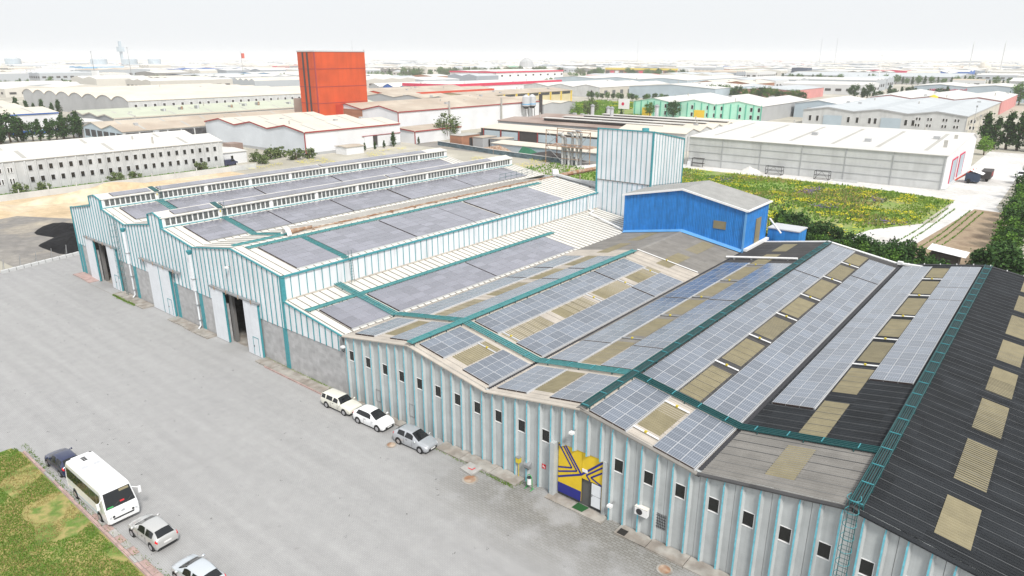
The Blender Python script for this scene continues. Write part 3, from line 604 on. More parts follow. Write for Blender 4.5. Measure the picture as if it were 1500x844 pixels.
def band(xa, xb, z0, y0, y1, top):
    mb = MB(); xs = cut(xa, xb)
    for p, q in zip(xs, xs[1:]):
        zp, zq = (top(p+.001), top(q-.001)) if callable(top) else (top, top); a = z0
        mb.add([(p,y0,a),(q,y0,a),(q,y1,a),(p,y1,a),(p,y0,zp),(q,y0,zq),(q,y1,zq),(p,y1,zp)],[(0,1,5,4),(2,3,7,6),(0,4,7,3),(1,2,6,5),(4,5,6,7),(0,3,2,1)])
    return mb
# cladding panels above 4.75 with a rib between each; below: plastered blocks and teal columns
ribw = .95; x = -116.85; k = 0
while x < -61.25:
    xb = min(x+ribw, -61.2); z0 = 4.75
    for d0, d1, dz in doorsA:
        if x < d1 and xb > d0: z0 = 6.4
    mb = band(x+.05, xb-.01, z0, FY-.12, FY-.02, topA)
    xm = (x+xb)/2; mb2 = MB(); t = min(topA(xm-.1), topA(xm+.1))
    mb.box(xm-.03, xm+.03, FY-.15, FY-.121, z0, t-.05)
    part('cladding_panel', mb, M['wmetal'], A)
    r = MB(); t = min(topA(x+.001), topA(x+.06)); r.box(x-.028, x+.028, FY-.19, FY-.02, z0-.02, t); part('teal_rib', r, M['teal'], A)
    x = xb
for a_, b_ in ((-116.9,-110.2),(-105.3,-97.6),(-97.4,-92.3),(-86.3,-79.9),(-79.7,-73.3),(-68.8,-61.7),(-61.2,-51.5)):
    g = MB(); g.box(a_, b_, FY-.05, FY+.2, 0, 4.75 if a_ > -61.5 or True else 0); part('block_wall', g, M['block'], A)
for x in (-116.0,-97.5,-85.7,-79.4,-61.45): g = MB(); g.box(x-.32, x+.32, FY-.16, FY+.0, 0, 4.76); part('teal_column', g, M['teal'], A)
g = MB(); g.box(-117.1,-116.9,FY,107,0,10.4); part('side_wall', g, M['wmetal'], A)
for xs, z in (((-117.0,-116.8), 0),):
    g = MB(); g.box(-117.12,-116.85,FY-.22,FY+.1,0,10.5); part('corner_trim', g, M['teal'], A)
# gable trim following the profile
pts = [(-117.0,10.4),(-109,11.7),(-109,13.08),(-107.2,13.47),(-105.3,13.08),(-105.3,11.76),(-98.3,10.47),(-90.4,11.7),(-90.4,13.02),(-88.8,13.45),(-87.1,13.02),(-87.1,11.7),(-79.6,10.52),(-70.6,11.92),(-61.1,10.58)]
for (xa, za), (xb, zb) in zip(pts, pts[1:]):
    if abs(xa-xb) < .01:
        g = MB(); g.box(xa-.07, xa+.07, FY-.25, FY+.1, min(za, zb)-.05, max(za, zb)+.05)
    else:
        g = MB(); g.add([(xa,FY-.26,za-.07),(xb,FY-.26,zb-.07),(xb,FY-.26,zb+.06),(xa,FY-.26,za+.06),(xa,FY-.1,za+.06),(xb,FY-.1,zb+.06)],[(0,1,2,3),(3,2,5,4)])
    part('verge_trim', g, M['teal'], A)
# roof slopes of the metal hall
for s, x0, x1, y1 in (('A1L',-116.9,-109,107),('A1R',-105.2,-98.3,107),('A2L',-98.3,-90.4,107),('A2R',-87.0,-79.6,107),('A3L',-79.6,-70.6,98.4),('A3R',-70.6,-61.1,98.4)):
    g = MB(); g.add([(x0,FY-.1,zs(s,x0)),(x1,FY-.1,zs(s,x1)),(x1,y1,zs(s,x1)),(x0,y1,zs(s,x0)),(x0,FY-.1,zs(s,x0)-.12),(x1,FY-.1,zs(s,x1)-.12),(x1,y1,zs(s,x1)-.12),(x0,y1,zs(s,x0)-.12)],[(0,1,2,3),(7,6,5,4),(0,4,5,1),(1,5,6,2),(3,2,6,7),(0,3,7,4)])
    part('roof_slope', g, M['cream'], A); part('roof_seam', ribs(s, x0+.1, x1-.1, FY+.3, y1-.2, 1.0, .09, .06), M['seam'], A, stuff=True)
for s, xs in (('A1R',-98.3),('A2R',-79.6)):
    g = MB(); g.box(xs-.25, xs+.25, FY, 107, zs(s, xs)-.1, zs(s, xs)+.02); part('valley_gutter', g, M['cream'], A)
for x, y1 in ((-116.9,107),): g = MB(); g.box(x-.1,x+.1,FY,y1,10.3,10.45); part('eave_trim', g, M['teal'], A)
# monitors with glazed sides
winA = MB(); winA.box(0,.5,-.5,.5,0,0)
fw = MB(); 
for y0, y1, z0, z1 in ((0,.64,0,.05),(0,.64,.9,.96),(0,.04,.05,.9),(.60,.64,.05,.9)): fw.box(-.03, .05, y0, y1, z0, z1)
FWm = fw.mesh('window', M['whitep']); pw = MB(); pw.quad((.0,.04,.05),(.0,.60,.05),(.0,.60,.9),(.0,.04,.9)); PWm = pw.mesh('pane', M['glass2'])
for k, (xl, xr, xc, zr, zp, zf) in enumerate(((-109,-105.3,-107.2,13.08,13.47,11.75), (-90.4,-87.1,-88.8,13.02,13.45,11.7))):
    Tn = A
    g = MB(); g.box(xl,xl+.12,FY,106.4,zf-.1,zr); part('monitor_wall', g, M['wmetal'], A)
    g = MB(); g.box(xr-.12,xr,FY,106.4,zf-.1,zf+.12); g.box(xr-.12,xr,FY,106.4,zr-.16,zr); part('monitor_sill', g, M['whitep'], A)
    g = MB(); g.box(xr-.2,xr-.065,FY+.1,106.3,zf,zr); part('monitor_core', g, M['whitep'], A)
    g = MB(); g.box(xr,xr+.28,FY,106.4,zf-.08,zf+.02); part('flashing', g, M['teal'], A)
    for xa, xb, za, zb in ((xl-.15,xc,zr-.04,zp),(xc,xr+.2,zp,zr-.04)):
        g = MB(); g.add([(xa,FY-.15,za),(xb,FY-.15,zb),(xb,106.5,zb),(xa,106.5,za),(xa,FY-.15,za-.07),(xb,FY-.15,zb-.07),(xb,106.5,zb-.07),(xa,106.5,za-.07)],[(0,1,2,3),(7,6,5,4),(0,4,5,1),(1,5,6,2),(2,6,7,3),(3,7,4,0)]); part('monitor_roof', g, M['cream'], A)
    g = MB(); g.box(xl,xr,106.3,106.45,zf,zr+.1); part('monitor_end', g, M['wmetal'], A)
    for i in range(9):
        y0 = 37.35+i*7.62
        for j in range(10):
            o = inst('monitor_window', FWm, A, (xr-.06, y0+.3+j*.715, zf+.13), (1,1,(zr-.16-zf-.14)/.96)); q = bpy.data.objects.new('pane', PWm); C.objects.link(q); q.parent = o
        g = MB(); g.box(xr-.1,xr+.06,y0-.12,y0+.18,zf,zr); part('monitor_post', g, M['whitep'], A)
    g = MB(); g.box(xr+.02,xr+.09,44.9,45.05,zf+.7,zf+1.0); part('warning_tape', g, M['yel'], A)
    g = MB(); g.add([(xc,44.6,zp+.03),(xr+.25,44.6,zr),(xr+.25,45.3,zr),(xc,45.3,zp+.03),(xc,44.6,zp+.12),(xr+.25,44.6,zr+.09),(xr+.25,45.3,zr+.09),(xc,45.3,zp+.12)],[(4,5,6,7),(0,1,5,4),(1,2,6,5),(2,3,7,6)]); part('monitor_step', g, M['teal_d'], A)
# side wall above the lean-to
y = FY
g = MB(); g.box(-61.28,-61.14,FY,98.4,7.7,10.55); part('side_cladding', g, M['wmetal'], A)
i = 0
while y < 98.3: g = MB(); g.box(-61.14,-61.07,y-.03,y+.03,7.85,10.5); part('teal_rib', g, M['teal'], A); g = MB(); y += .98
g = MB(); g.box(-61.2,-60.95,FY-.2,98.4,10.42,10.6); part('eave_trim', g, M['teal'], A)
g = MB(); g.box(-61.35,-61.02,FY-.22,FY+.25,0+4.75,10.6); part('corner_trim', g, M['teal'], A)
g = MB(); g.box(-61.15,-60.9,FY+.1,98.4,7.75,7.98); part('flashing', g, M['fc1'], A)
g = MB(); g.box(-116.8,-61.3,106.9,107,0,10.4); g.box(-79,-61.3,98.3,98.4,0,10.5); part('rear_wall', g, M['wmetal'], A)
g = MB(); g.box(-116.8,-51.5,FY+.22,98,0.0,.02); part('floor', g, M['apron'], A)
# downpipe on the side wall at the far end and hoppers
g = MB(); g.tube([(-60.9,94.4,10.4),(-60.9,94.4,8.2),(-60.1,94.6,8.0),(-59.4,92.5,8.0),(-52,90.4,6.9)],.13,6); part('white_gutter_pipe', g, M['whitep'], A)
def downpipe(x, z1, label):
    T = thing('downpipe', label, 'downpipe', (x, FY, 0)); g = MB(); g.tube([(x,FY-.35,z1-.8),(x,FY-.35,5.0)],.22,8); part('wide_pipe', g, M['wmetal'], T)
    g = MB(); g.tube([(x,FY-.35,5.0),(x+.05,FY-.35,.5),(x+.1,FY-.7,.15)],.11,8); part('lower_pipe', g, M['wmetal'], T); g = MB(); g.tube([(x,FY-.4,z1-.8),(x,FY-.4,z1-.35),(x,FY-.4,z1-.3)],[.18,.36,.36],8); part('hopper', g, M['teal'], T)
    for z in (1.2,3.2,6.5): g = MB(); g.box(x-.26,x+.26,FY-.58,FY-.1,z,z+.07); part('bracket', g, M['steel'], T)
downpipe(-98.35, 10.3, 'white downpipe with teal hopper beside the cage ladder on the metal hall')
downpipe(-80.0, 10.4, 'wide white downpipe with teal hopper between the second and third sliding doors')
cage_ladder(-100.2, FY-.6, 0.1, 10.6, 'tall pale teal cage ladder left of the first downpipe on the metal hall', .5, 2.6, .34)
# sliding doors
def sliding(label, leaves, opening, rail, wicket):
    T = thing('sliding_door', label, 'door', (leaves[0][0], FY-.3, 0))
    if not opening: g = MB(); g.box(leaves[0][0]-.05,leaves[-1][1]+.08,FY-.04,FY+.1,0,6.45); part('back_panel', g, M['offw'], T)
    for i, (a_, b_) in enumerate(leaves):
        g = MB(); g.box(a_, b_, FY-.42, FY-.3, .05, 6.38); o = part('door_leaf', g, M['offw'], T)
        g = MB(); x = b_; g.box(x-.0, x+.07, FY-.43, FY-.2, .05, 6.4); part('leaf_edge', g, M['teal'], o)
        if i == wicket:
            g = MB(); xa, xb = a_+(b_-a_)*.42, a_+(b_-a_)*.82
            for q in ((xa,xa+.06,.15,2.3),(xb-.06,xb,.15,2.3),(xa,xb,2.24,2.3)): g.box(q[0],q[1],FY-.45,FY-.42,q[2],q[3])
            part('wicket_door_outline', g, M['teal'], o)
            g = MB(); g.box(xa+.12,xa+.2,FY-.48,FY-.42,1.1,1.25); part('handle', g, M['dkgrey'], o)
    g = MB(); g.box(rail[0],rail[1],FY-.52,FY-.2,6.42,6.6); part('track_rail', g, M['steel'], T)
    n = 4
    for i in range(n): x = rail[0]+(rail[1]-rail[0])*(i+.5)/n; g = MB(); g.box(x-.08,x+.08,FY-.56,FY-.5,6.3,6.75); part('track_bracket', g, M['rust'], T)
    if opening:
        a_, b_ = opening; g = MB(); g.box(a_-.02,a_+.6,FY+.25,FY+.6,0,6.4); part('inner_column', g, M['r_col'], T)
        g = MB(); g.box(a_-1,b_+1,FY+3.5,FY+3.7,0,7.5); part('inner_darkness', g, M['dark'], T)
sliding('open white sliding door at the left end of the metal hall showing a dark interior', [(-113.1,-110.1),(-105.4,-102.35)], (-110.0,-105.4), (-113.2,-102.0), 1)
sliding('closed pair of white sliding doors in the middle of the metal hall', [(-92.4,-89.35),(-89.2,-86.35)], None, (-94.6,-83.5), 1)
sliding('open white sliding door nearest the lean-to with a wide dark gap', [(-76.0,-73.2),(-68.9,-66.0)], (-73.2,-68.9), (-76.15,-65.75), 1)
# rusty duct on the third ridge
T = thing('rusty_roof_duct', 'rusty duct run with arched hood along the third metal ridge', 'duct', (-71.1, 44, 11.9))
g = MB(); g.tube([(-71.0,45.5,12.15),(-71.0,98,12.15)],.08,6); g.tube([(-70.65,47,12.12),(-70.65,98,12.12)],.05,6); part('duct_pipe', g, M['rust'], T)
g = MB(); g.box(-71.3,-70.4,45,97.5,11.86,11.95); part('duct_tray', g, M['cream'], T)
g = MB(); pts = [(-71.7+.0,44.2,12.0)]+[(-71.0-.7*cos(t),44.2,12.0+.8*sin(t)) for t in [pi*i/8 for i in range(9)]]
for (a1,b1,c1),(a2,b2,c2) in zip(pts,pts[1:]): g.quad((a1,44.1,c1),(a2,44.1,c2),(a2,44.7,c2),(a1,44.7,c1))
part('arched_hood', g, M['whitep'], T); g = MB(); g.tube([(-71.0,44.8,12.25),(-71.0,48,12.3)],[.32,.15],8); part('motor_housing', g, M['rust'], T)
for i in range(12): g = MB(); y = 48+i*4.2; g.box(-71.2,-70.5,y,y+.1,11.9,12.1); part('duct_support', g, M['rust'], T)
# ladders over the eaves
for x, y, z0, z1, lb in ((-60.7,45.6,7.9,11.6,'pair of thin ladder rails rising over the eave of the third metal bay'),(-104.9,45.2,11.9,13.9,'small steel handrail beside the first roof monitor step'),(-86.8,45.2,11.9,13.9,'small steel handrail beside the second roof monitor step')):
    T = thing('roof_ladder', lb, 'ladder', (x, y, z0))
    for d in (-.22,.22): g = MB(); g.tube([(x+.25,y+d,z0),(x,y+d,z1)],.025,5); part('stile', g, M['teal_d'], T)
    for i in range(int((z1-z0-.8)/.33)): g = MB(); g.tube([(x+.2-.06*i*.3,y-.22,z0+.3+i*.33),(x+.2-.06*i*.3,y+.22,z0+.3+i*.33)],.016,5); part('rung', g, M['teal_d'], T)
T = thing('roof_guardrail', 'grey blue guardrail at the far end of the second metal bay', 'guardrail', (-80.5, 95, 10.6))
for i in range(7): y = 95+i*1.6; g = MB(); g.tube([(-80.6,y,10.6),(-80.6,y,11.8)],.03,5); part('post', g, M['teal_d'], T)
for z in (11.2,11.8): g = MB(); g.tube([(-80.6,95,z),(-80.6,104.6,z)],.03,5); part('rail', g, M['teal_d'], T)

# ------------------------------------------------------------------ lean-to between the halls
LH = thing('lean_to_hall', 'low white lean-to bay with teal ribs between metal hall and concrete hall', 'lean-to', (-56.4, FY, 0))
x = -61.15
while x < -51.7:
    xb = min(x+1.0, -51.6); mb = MB(); t0, t1 = zs('LT', x), zs('LT', xb)
    mb.add([(x+.05,FY-.12,4.8),(xb,FY-.12,4.8),(xb,FY-.02,4.8),(x+.05,FY-.02,4.8),(x+.05,FY-.12,t0-.05),(xb,FY-.12,t1-.05),(xb,FY-.02,t1-.05),(x+.05,FY-.02,t0-.05)],[(0,1,5,4),(2,3,7,6),(0,3,2,1)]); part('cladding_panel', mb, M['wmetal'], LH)
    r = MB(); r.box(x-.028,x+.028,FY-.19,FY-.02,4.78,t0-.05); part('teal_rib', r, M['teal'], LH); x = xb
g = MB(); s='LT'; x0, x1, y1 = -61.0, -51.55, 97; g.add([(x0,FY-.2,zs(s,x0)),(x1,FY-.2,zs(s,x1)),(x1,y1,zs(s,x1)),(x0,y1,zs(s,x0)),(x0,FY-.2,zs(s,x0)-.1),(x1,FY-.2,zs(s,x1)-.1),(x1,y1,zs(s,x1)-.1),(x0,y1,zs(s,x0)-.1)],[(0,1,2,3),(7,6,5,4),(0,4,5,1),(1,5,6,2)]); part('roof_slope', g, M['cream'], LH)
part('roof_seam', ribs('LT', x0, x1, FY+.3, 96.8, .98, .12, .07), M['seam'], LH, stuff=True)
g = MB(); g.add([(-61.3,FY-.24,7.85),(-51.45,FY-.24,6.43),(-51.45,FY-.24,6.56),(-61.3,FY-.24,7.98),(-61.3,FY-.1,7.98),(-51.45,FY-.1,6.56)],[(0,1,2,3),(3,2,5,4)]); part('verge_trim', g, M['teal'], LH)
g = MB(); g.box(-51.7,-51.5,FY-.3,FY-.0,4.9,6.4); part('corner_trim', g, M['steel'], LH)
# dark side wall visible between leaning roof and valley handled by the gutter

# ------------------------------------------------------------------ white and teal tower
TW = thing('white_clad_tower', 'tall white box tower with teal ribs and teal corner trim behind the lean-to', 'tower', (-56.3, 97.4, 0))
g = MB(); X0, X1, Y0, Y1, Z = -61.4, -51.4, 97.3, 108, 21.1
g.box(X0, X1, Y0, Y1, 0, 12.8); part('lower_cladding', g, M['wmetal'], TW); g = MB(); g.add([(X0-.08,Y0-.08,12.82),(X1+.08,Y0-.08,12.82),(X1+.08,Y1,11.9),(X0-.08,Y1,11.9),(X0-.08,Y0-.08,Z),(X1+.08,Y0-.08,Z),(X1+.08,Y1,19.2),(X0-.08,Y1,19.2)],[(0,1,5,4),(1,2,6,5),(2,3,7,6),(3,0,4,7),(4,5,6,7)]); part('upper_cladding', g, M['wmetal'], TW)
for i in range(1, 11):
    x = X0+(X1-X0)*i/11; g = MB(); g.box(x-.035,x+.035,Y0-.14,Y0-.08,12.85,Z-.1); part('teal_rib', g, M['teal'], TW)
    if i % 1 == 0: g = MB(); g.box(x+.37,x+.43,Y0-.06,Y0,6.9,12.7); part('teal_rib', g, M['teal'], TW)
for i in range(1, 11):
    y = Y0+(Y1-Y0)*i/11; t = Z-(y-Y0)/(Y1-Y0)*1.9; g = MB(); g.box(X1+.08,X1+.13,y-.04,y+.04,5,t-.1); part('teal_rib', g, M['teal'], TW)
for x, y, z in ((X0,Y0,Z),(X1,Y0,Z),(X1,Y1,19.2)): g = MB(); g.box(x-.11,x+.15,y-.15,y+.12,6,z+.02); part('corner_trim', g, M['teal'], TW)
g = MB(); g.box(X0-.1,X1+.1,Y0-.18,Y0,Z-.14,Z+.05); g.add([(X1+.06,Y0,Z-.14),(X1+.2,Y0,Z-.14),(X1+.2,Y1,19.06),(X1+.06,Y1,19.06),(X1+.06,Y0,Z+.05),(X1+.2,Y0,Z+.05),(X1+.2,Y1,19.25),(X1+.06,Y1,19.25)],[(1,2,6,5),(4,5,6,7),(0,4,7,3)]); part('roof_trim', g, M['teal'], TW)
g = MB(); g.add([(X0,Y0,Z+.02),(X1,Y0,Z+.02),(X1,Y1,19.22),(X0,Y1,19.22)],[(0,1,2,3)]); part('roof_sheet', g, M['cream'], TW)
g = MB(); g.box(X0-.14,X1+.14,Y0-.12,Y0-.04,12.74,12.86); part('joint_band', g, M['seam'], TW)
g = MB(); g.box(X0-.9,X0+.2,Y0-.4,Y0+.6,8.5,10.4); part('hatch_box', g, M['dkgrey'], TW)
T = thing('roof_filter_unit', 'small teal drum filter unit on the white tower roof', 'filter unit', (-57.5, 104, 20)); g = MB(); g.cyl(-58.2,107.2,19.2,20.5,.6,12); part('drum', g, M['teal'], T); g = MB(); g.box(-60.3,-59,106.2,107.4,19.3,19.7); part('base_tray', g, M['teal'], T)
g = MB(); g.box(-59.2,-58.9,106.8,107.4,19.3,19.9); part('fan_box', g, M['dkgrey'], T)

# ------------------------------------------------------------------ blue building on the roof
BB = thing('blue_roof_building', 'bright blue corrugated gable shed standing on the rear of the concrete hall', 'shed', (-42.3, 90, 6.6))
g = MB(); y0 = 90
n = 76; x = -51.7; px = 18.7/n; prof = []
for i in range(n):
    xx = x+i*px
    for d, h in ((0,0),(.45,0),(.55,.07),(.95,.07)): prof.append((xx+d*px, h))
prof.append((-33.0, 0))
top = lambda x: 12.45+(1.85)*(1-abs(x+42.35)/9.35); bot = lambda x: topB(min(max(x,-51.2),-33.01))-.15
vs = [(x, y0-h, bot(x)) for x, h in prof]+[(x, y0-h, top(x)) for x, h in prof]; k = len(prof)
g.add(vs, [(i, i+1, k+i+1, k+i) for i in range(k-1)]); part('front_wall', g, M['blue'], BB)
n = 34; prof = []; 
for i in range(n):
    yy = 90+i*8.4/n
    for d, h in ((0,0),(.45,0),(.55,.07),(.95,.07)): prof.append((yy+d*8.4/n, h))
prof.append((98.4,0)); k = len(prof); g = MB(); g.add([(-33+h, y, 6.5) for y, h in prof]+[(-33+h, y, 12.55) for y, h in prof], [(i, i+1, k+i+1, k+i) for i in range(k-1)]); part('side_wall', g, M['blue'], BB)
g = MB(); g.add([(-51.7,90,0),(-51.7,98.4,0),(-51.7,98.4,12.4),(-51.7,90,12.4),(-33,98.4,0),(-33,98.4,12.5),(-42.35,98.4,14.3)],[(0,3,2,1),(1,2,6,5,4)]); part('rear_wall', g, M['blue'], BB)
def corrg(p0, p1, y0, y1, per, amp):
    n = int((y1-y0)/per); pr = []
    for i in range(n): y = y0+i*(y1-y0)/n; p = (y1-y0)/n; pr += [(y,0),(y+.6*p,0),(y+.7*p,amp),(y+.9*p,amp)]
    pr.append((y1,0)); k = len(pr); m = MB(); m.add([(p0[0],y,p0[1]+h) for y, h in pr]+[(p1[0],y,p1[1]+h) for y, h in pr],[(i,k+i,k+i+1,i+1) for i in range(k-1)]); return m
part('roof_slope', corrg((-52.0,12.42),(-42.35,14.36),89.7,98.7,.35,.05), M['groof'], BB); part('roof_slope', corrg((-42.35,14.36),(-32.7,12.5),89.7,98.7,.35,.05), M['groof'], BB)
g = MB()
for (xa, za), (xb, zb) in (((-52.0,12.42),(-42.35,14.36)),((-42.35,14.36),(-32.7,12.5))): g.add([(xa,89.66,za-.2),(xb,89.66,zb-.2),(xb,89.66,zb+.07),(xa,89.66,za+.07),(xa,89.8,za+.08),(xb,89.8,zb+.08)],[(0,1,2,3),(3,2,5,4)])
part('verge_trim', g, M['whitep'], BB); g = MB(); g.box(-32.8,-32.55,89.7,98.7,12.35,12.55); part('eave_trim', g, M['whitep'], BB)
g = MB(); g.box(-37.4,-35.6,89.86,89.95,9.45,10.55); part('window', g, M['skyl'], BB)
for i in range(5): pass
g = MB(); g.box(-32.9,-32.84,93.8,95.7,6.95,10.7); part('translucent_strip', g, M['skyl'], BB)
g = MB(); g.box(-33.1,-32.85,89.85,90.05,6.6,12.4); part('corner_trim', g, M['blue_l'], BB)
g = MB()
for (xa, za), (xb, zb) in (((-51.5,6.66),(-42,8.28)),((-42,8.28),(-33,6.78))): g.add([(xa,89.3,za+.05),(xb,89.3,zb+.05),(xb,90,zb+.3),(xa,90,za+.3)],[(0,1,2,3)])
part('base_flashing', g, M['blue_l'], BB)
g = MB(); g.box(-32.85,-32.4,90,98.5,6.85,7.2); part('white_kicker', g, M['whitep'], BB)
BX = thing('blue_annex', 'small blue box annex with pale roof behind the blue shed', 'annex', (-30, 101, 0)); g = MB(); g.box(-33,-28.6,99.5,103,0,8.3); part('wall', g, M['blue'], BX); g = MB(); g.box(-33.1,-28.5,99.4,103.1,8.3,8.45); part('roof', g, M['alu'], BX)
g = MB(); g.tube([(-32.6,98.4,10.0),(-30.9,98.8,8.0)],.14,6); part('white_pipe', g, M['whitep'], BX)
# conduits lying on the concrete hall roof
def conduit(pts, label, r=.07, m='whitep'):
    T = thing('roof_conduit', label, 'conduit', pts[0]); g = MB(); g.tube(pts, r, 6); part('pipe', g, M[m], T)
    (xa,ya,za),(xb,yb,zb) = pts[0], pts[-1]; g = MB(); x, y, z = (xa+xb)/2, (ya+yb)/2, (za+zb)/2; g.box(x-.09,x+.09,y-.08,y+.08,z-.02,z+.12); part('clip', g, M['yel'], T)
conduit([(-41.9,76.9,8.35),(-33.4,76.9,6.9)], 'white conduit crossing the brownish roof left of the blue shed')
for i, y in enumerate((51.9,59.4,66.6,74.1,82.2,89.7)):
    w_ = ('nearest','second','third','fourth','fifth','farthest')[i]
    conduit([(-20.3,y,zs('B2R',-20.3,.14)),(-18.2,y,zs('B2R',-18.2,.14))], f'{w_} white conduit bridging the skylight row right of the second ridge')
    if i > 0: conduit([(-11.3,y-.1,zs('B3L',-11.3,.14)),(-9.3,y-.1,zs('B3L',-9.3,.14))], f'{w_} white conduit bridging the skylight row left of the third ridge')
    if i < 5: conduit([(-29.3,y,zs('B2L',-29.3,.14)),(-27.2,y,zs('B2L',-27.2,.14))], f'{w_} grey conduit bridging the skylight row right of the first valley', .07, 'steel')
for i, y in enumerate((42.0,45.4,59.4,66.0,71.9)): conduit([(-38.3,y,zs('B1R',-38.3,.12)),(-36.2,y,zs('B1R',-36.2,.12))], f'{("first","second","third","fourth","fifth")[i]} grey conduit across the skylight row right of the first ridge', .07, 'alu')
for y, lb in ((42.7,'white conduit at the rear of the front skylight right of the second ridge'),(38.0,'white bar at the facade end of the skylight strip right of the second ridge')): conduit([(-20.2,y,zs('B2R',-20.2,.14)),(-18.2,y,zs('B2R',-18.2,.14))], lb)
T = thing('roof_duct', 'long white round duct lying across the dark rear roof beside the blue shed', 'duct', (-33, 85.6, 6.9)); g = MB(); g.tube([(-33.4,85.6,6.95),(-24.3,85.4,8.4)],.14,8); part('pipe', g, M['whitep'], T)
for i in range(4): t = (i+.5)/4; x = -33.4+9.1*t; g = MB(); g.box(x-.08,x+.08,85.3,85.8,zs('B2L',min(x,-23.95)),zs('B2L',min(x,-23.95))+.3); part('cradle', g, M['steel'], T)
T = thing('rear_gutter_box', 'white box gutter along the rear edge between the second valley and third ridge', 'gutter', (-14.5, 96.6, 7)); g = MB(); g.prism([(0,0)]*0 or [(96.3,6.9),(96.75,6.9),(96.75,7.12),(96.3,7.12)],'X',-14.6,-10.2); part('trough', g, M['whitep'], T)
g = MB(); g.box(-15.2,-14.6,96.5,97.0,6.8,7.2); part('end_box', g, M['whitep'], T)

# ------------------------------------------------------------------ vehicles
def cat_(p, t):
    n = len(p); i = min(max(int(floor(t)), 0), n-2); f = t-i
    g = lambda k: p[min(max(k, 0), n-1)]
    a, b, c, d = g(i-1), g(i), g(i+1), g(i+2)
    return tuple(.5*((2*b[k])+(-a[k]+c[k])*f+(2*a[k]-5*b[k]+4*c[k]-d[k])*f*f+(-a[k]+3*b[k]-3*c[k]+d[k])*f**3) for k in range(len(b)))
def S(st, u, v):
    x, zb, wm, zt, wb, zr, wr = cat_(st, u)
    ring = [(wm*.93, zb), (wm, (zb+zt)*.5), (wb, zt), (wr, zr-.05), (wr*.8, zr), (0, zr+.02)]
    s = 1
    if v > 5: v = 10-v; s = -1
    i = min(int(v), 4); f = v-i; a, b = ring[i], ring[i+1]
    return (x, s*(a[0]+(b[0]-a[0])*f), a[1]+(b[1]-a[1])*f)
def patch(st, u0, u1, v0, v1, off, nu=4, nv=2, taper=0):
    from mathutils import Vector as V
    mb = MB(); vs = []
    for i in range(nu+1):
        for j in range(nv+1):
            fv = j/nv; u = u0+(u1-u0)*i/nu; v = v0+(v1-v0)*fv
            if taper: u = u0+taper*fv*(u1-u0)+(u1-u0)*(1-taper*fv*1.6)*i/nu
            p = V(S(st, u, v)); e = .01
            du = V(S(st, min(u+e, len(st)-1), v))-V(S(st, max(u-e, 0), v)); dv = V(S(st, u, v+e))-V(S(st, u, v-e)); n = du.cross(dv).normalized()
            q = p+n*off
            if (q-V((p.x, 0, .5))).length < (p-V((p.x, 0, .5))).length: q = p-n*off
            vs.append(tuple(q))
    w_ = nv+1; mb.add(vs, [(i*w_+j, i*w_+j+1, (i+1)*w_+j+1, (i+1)*w_+j) for i in range(nu) for j in range(nv)]); return mb
HATCH = [(-2.02,.42,.70,.80,.68,.84,.60),(-1.94,.30,.81,.95,.76,1.05,.64),(-1.72,.26,.84,.97,.78,1.24,.58),(-1.30,.25,.85,.95,.79,1.43,.53),(-.6,.22,.85,.92,.80,1.49,.57),(.1,.22,.85,.91,.80,1.45,.56),(.60,.22,.85,.91,.80,1.20,.63),(1.12,.22,.85,.90,.79,.97,.70),(1.6,.24,.83,.83,.76,.88,.64),(1.92,.28,.76,.70,.68,.75,.56),(2.03,.36,.64,.60,.60,.62,.50)]
WAGON = [(-2.12,.42,.78,.80,.77,.84,.72),(-2.08,.32,.81,.90,.79,1.02,.72),(-2.0,.30,.82,.92,.79,1.34,.62),(-1.7,.28,.82,.92,.79,1.42,.60),(-.6,.25,.82,.91,.79,1.44,.60),(.2,.25,.82,.91,.79,1.42,.60),(.52,.25,.82,.90,.79,1.20,.67),(.88,.25,.82,.89,.79,.93,.75),(1.6,.27,.81,.85,.78,.89,.72),(2.0,.32,.80,.78,.77,.83,.72),(2.1,.40,.78,.66,.75,.68,.70)]
M['plate'] = mat('plate_white', (.75,.75,.75), .5, var=0); M['rubber'].node_tree.nodes['Principled BSDF'].inputs['Specular IOR Level'].default_value = .15; M['tail'] = mat('tail_lamp_red', (.65,.01,.02), .25, var=0); M['lampg'] = mat('clear_lamp', (.55,.57,.6), .12, var=0)
M['hub'] = mat('alloy_rim', (.5,.5,.52), .35, .6, var=.05); M['trim'] = mat('black_plastic_trim', (.025,.025,.027), .6, var=0); M['cglass'] = mat('car_glass', (.012,.014,.016), .06, var=0)
tyre = MB(); tyre.tube([(0,-.10,0),(0,-.085,0),(0,.085,0),(0,.10,0)], [.27,.31,.31,.27], 20); TYRE = tyre.mesh('tyre', M['rubber'])
rim = MB(); rim.tube([(0,-.112,0),(0,-.104,0),(0,.104,0),(0,.112,0)], [.12,.195,.195,.12], 14); 
RIM = rim.mesh('rim', M['hub'])
spk = MB()
for i in range(5): t = 2*pi*i/5; spk.add([(.05*cos(t+1),-.118,.05*sin(t+1)),(.05*cos(t-1),-.118,.05*sin(t-1)),(.17*cos(t-.12),-.113,.17*sin(t-.12)),(.17*cos(t+.12),-.113,.17*sin(t+.12))],[(0,1,2,3)])
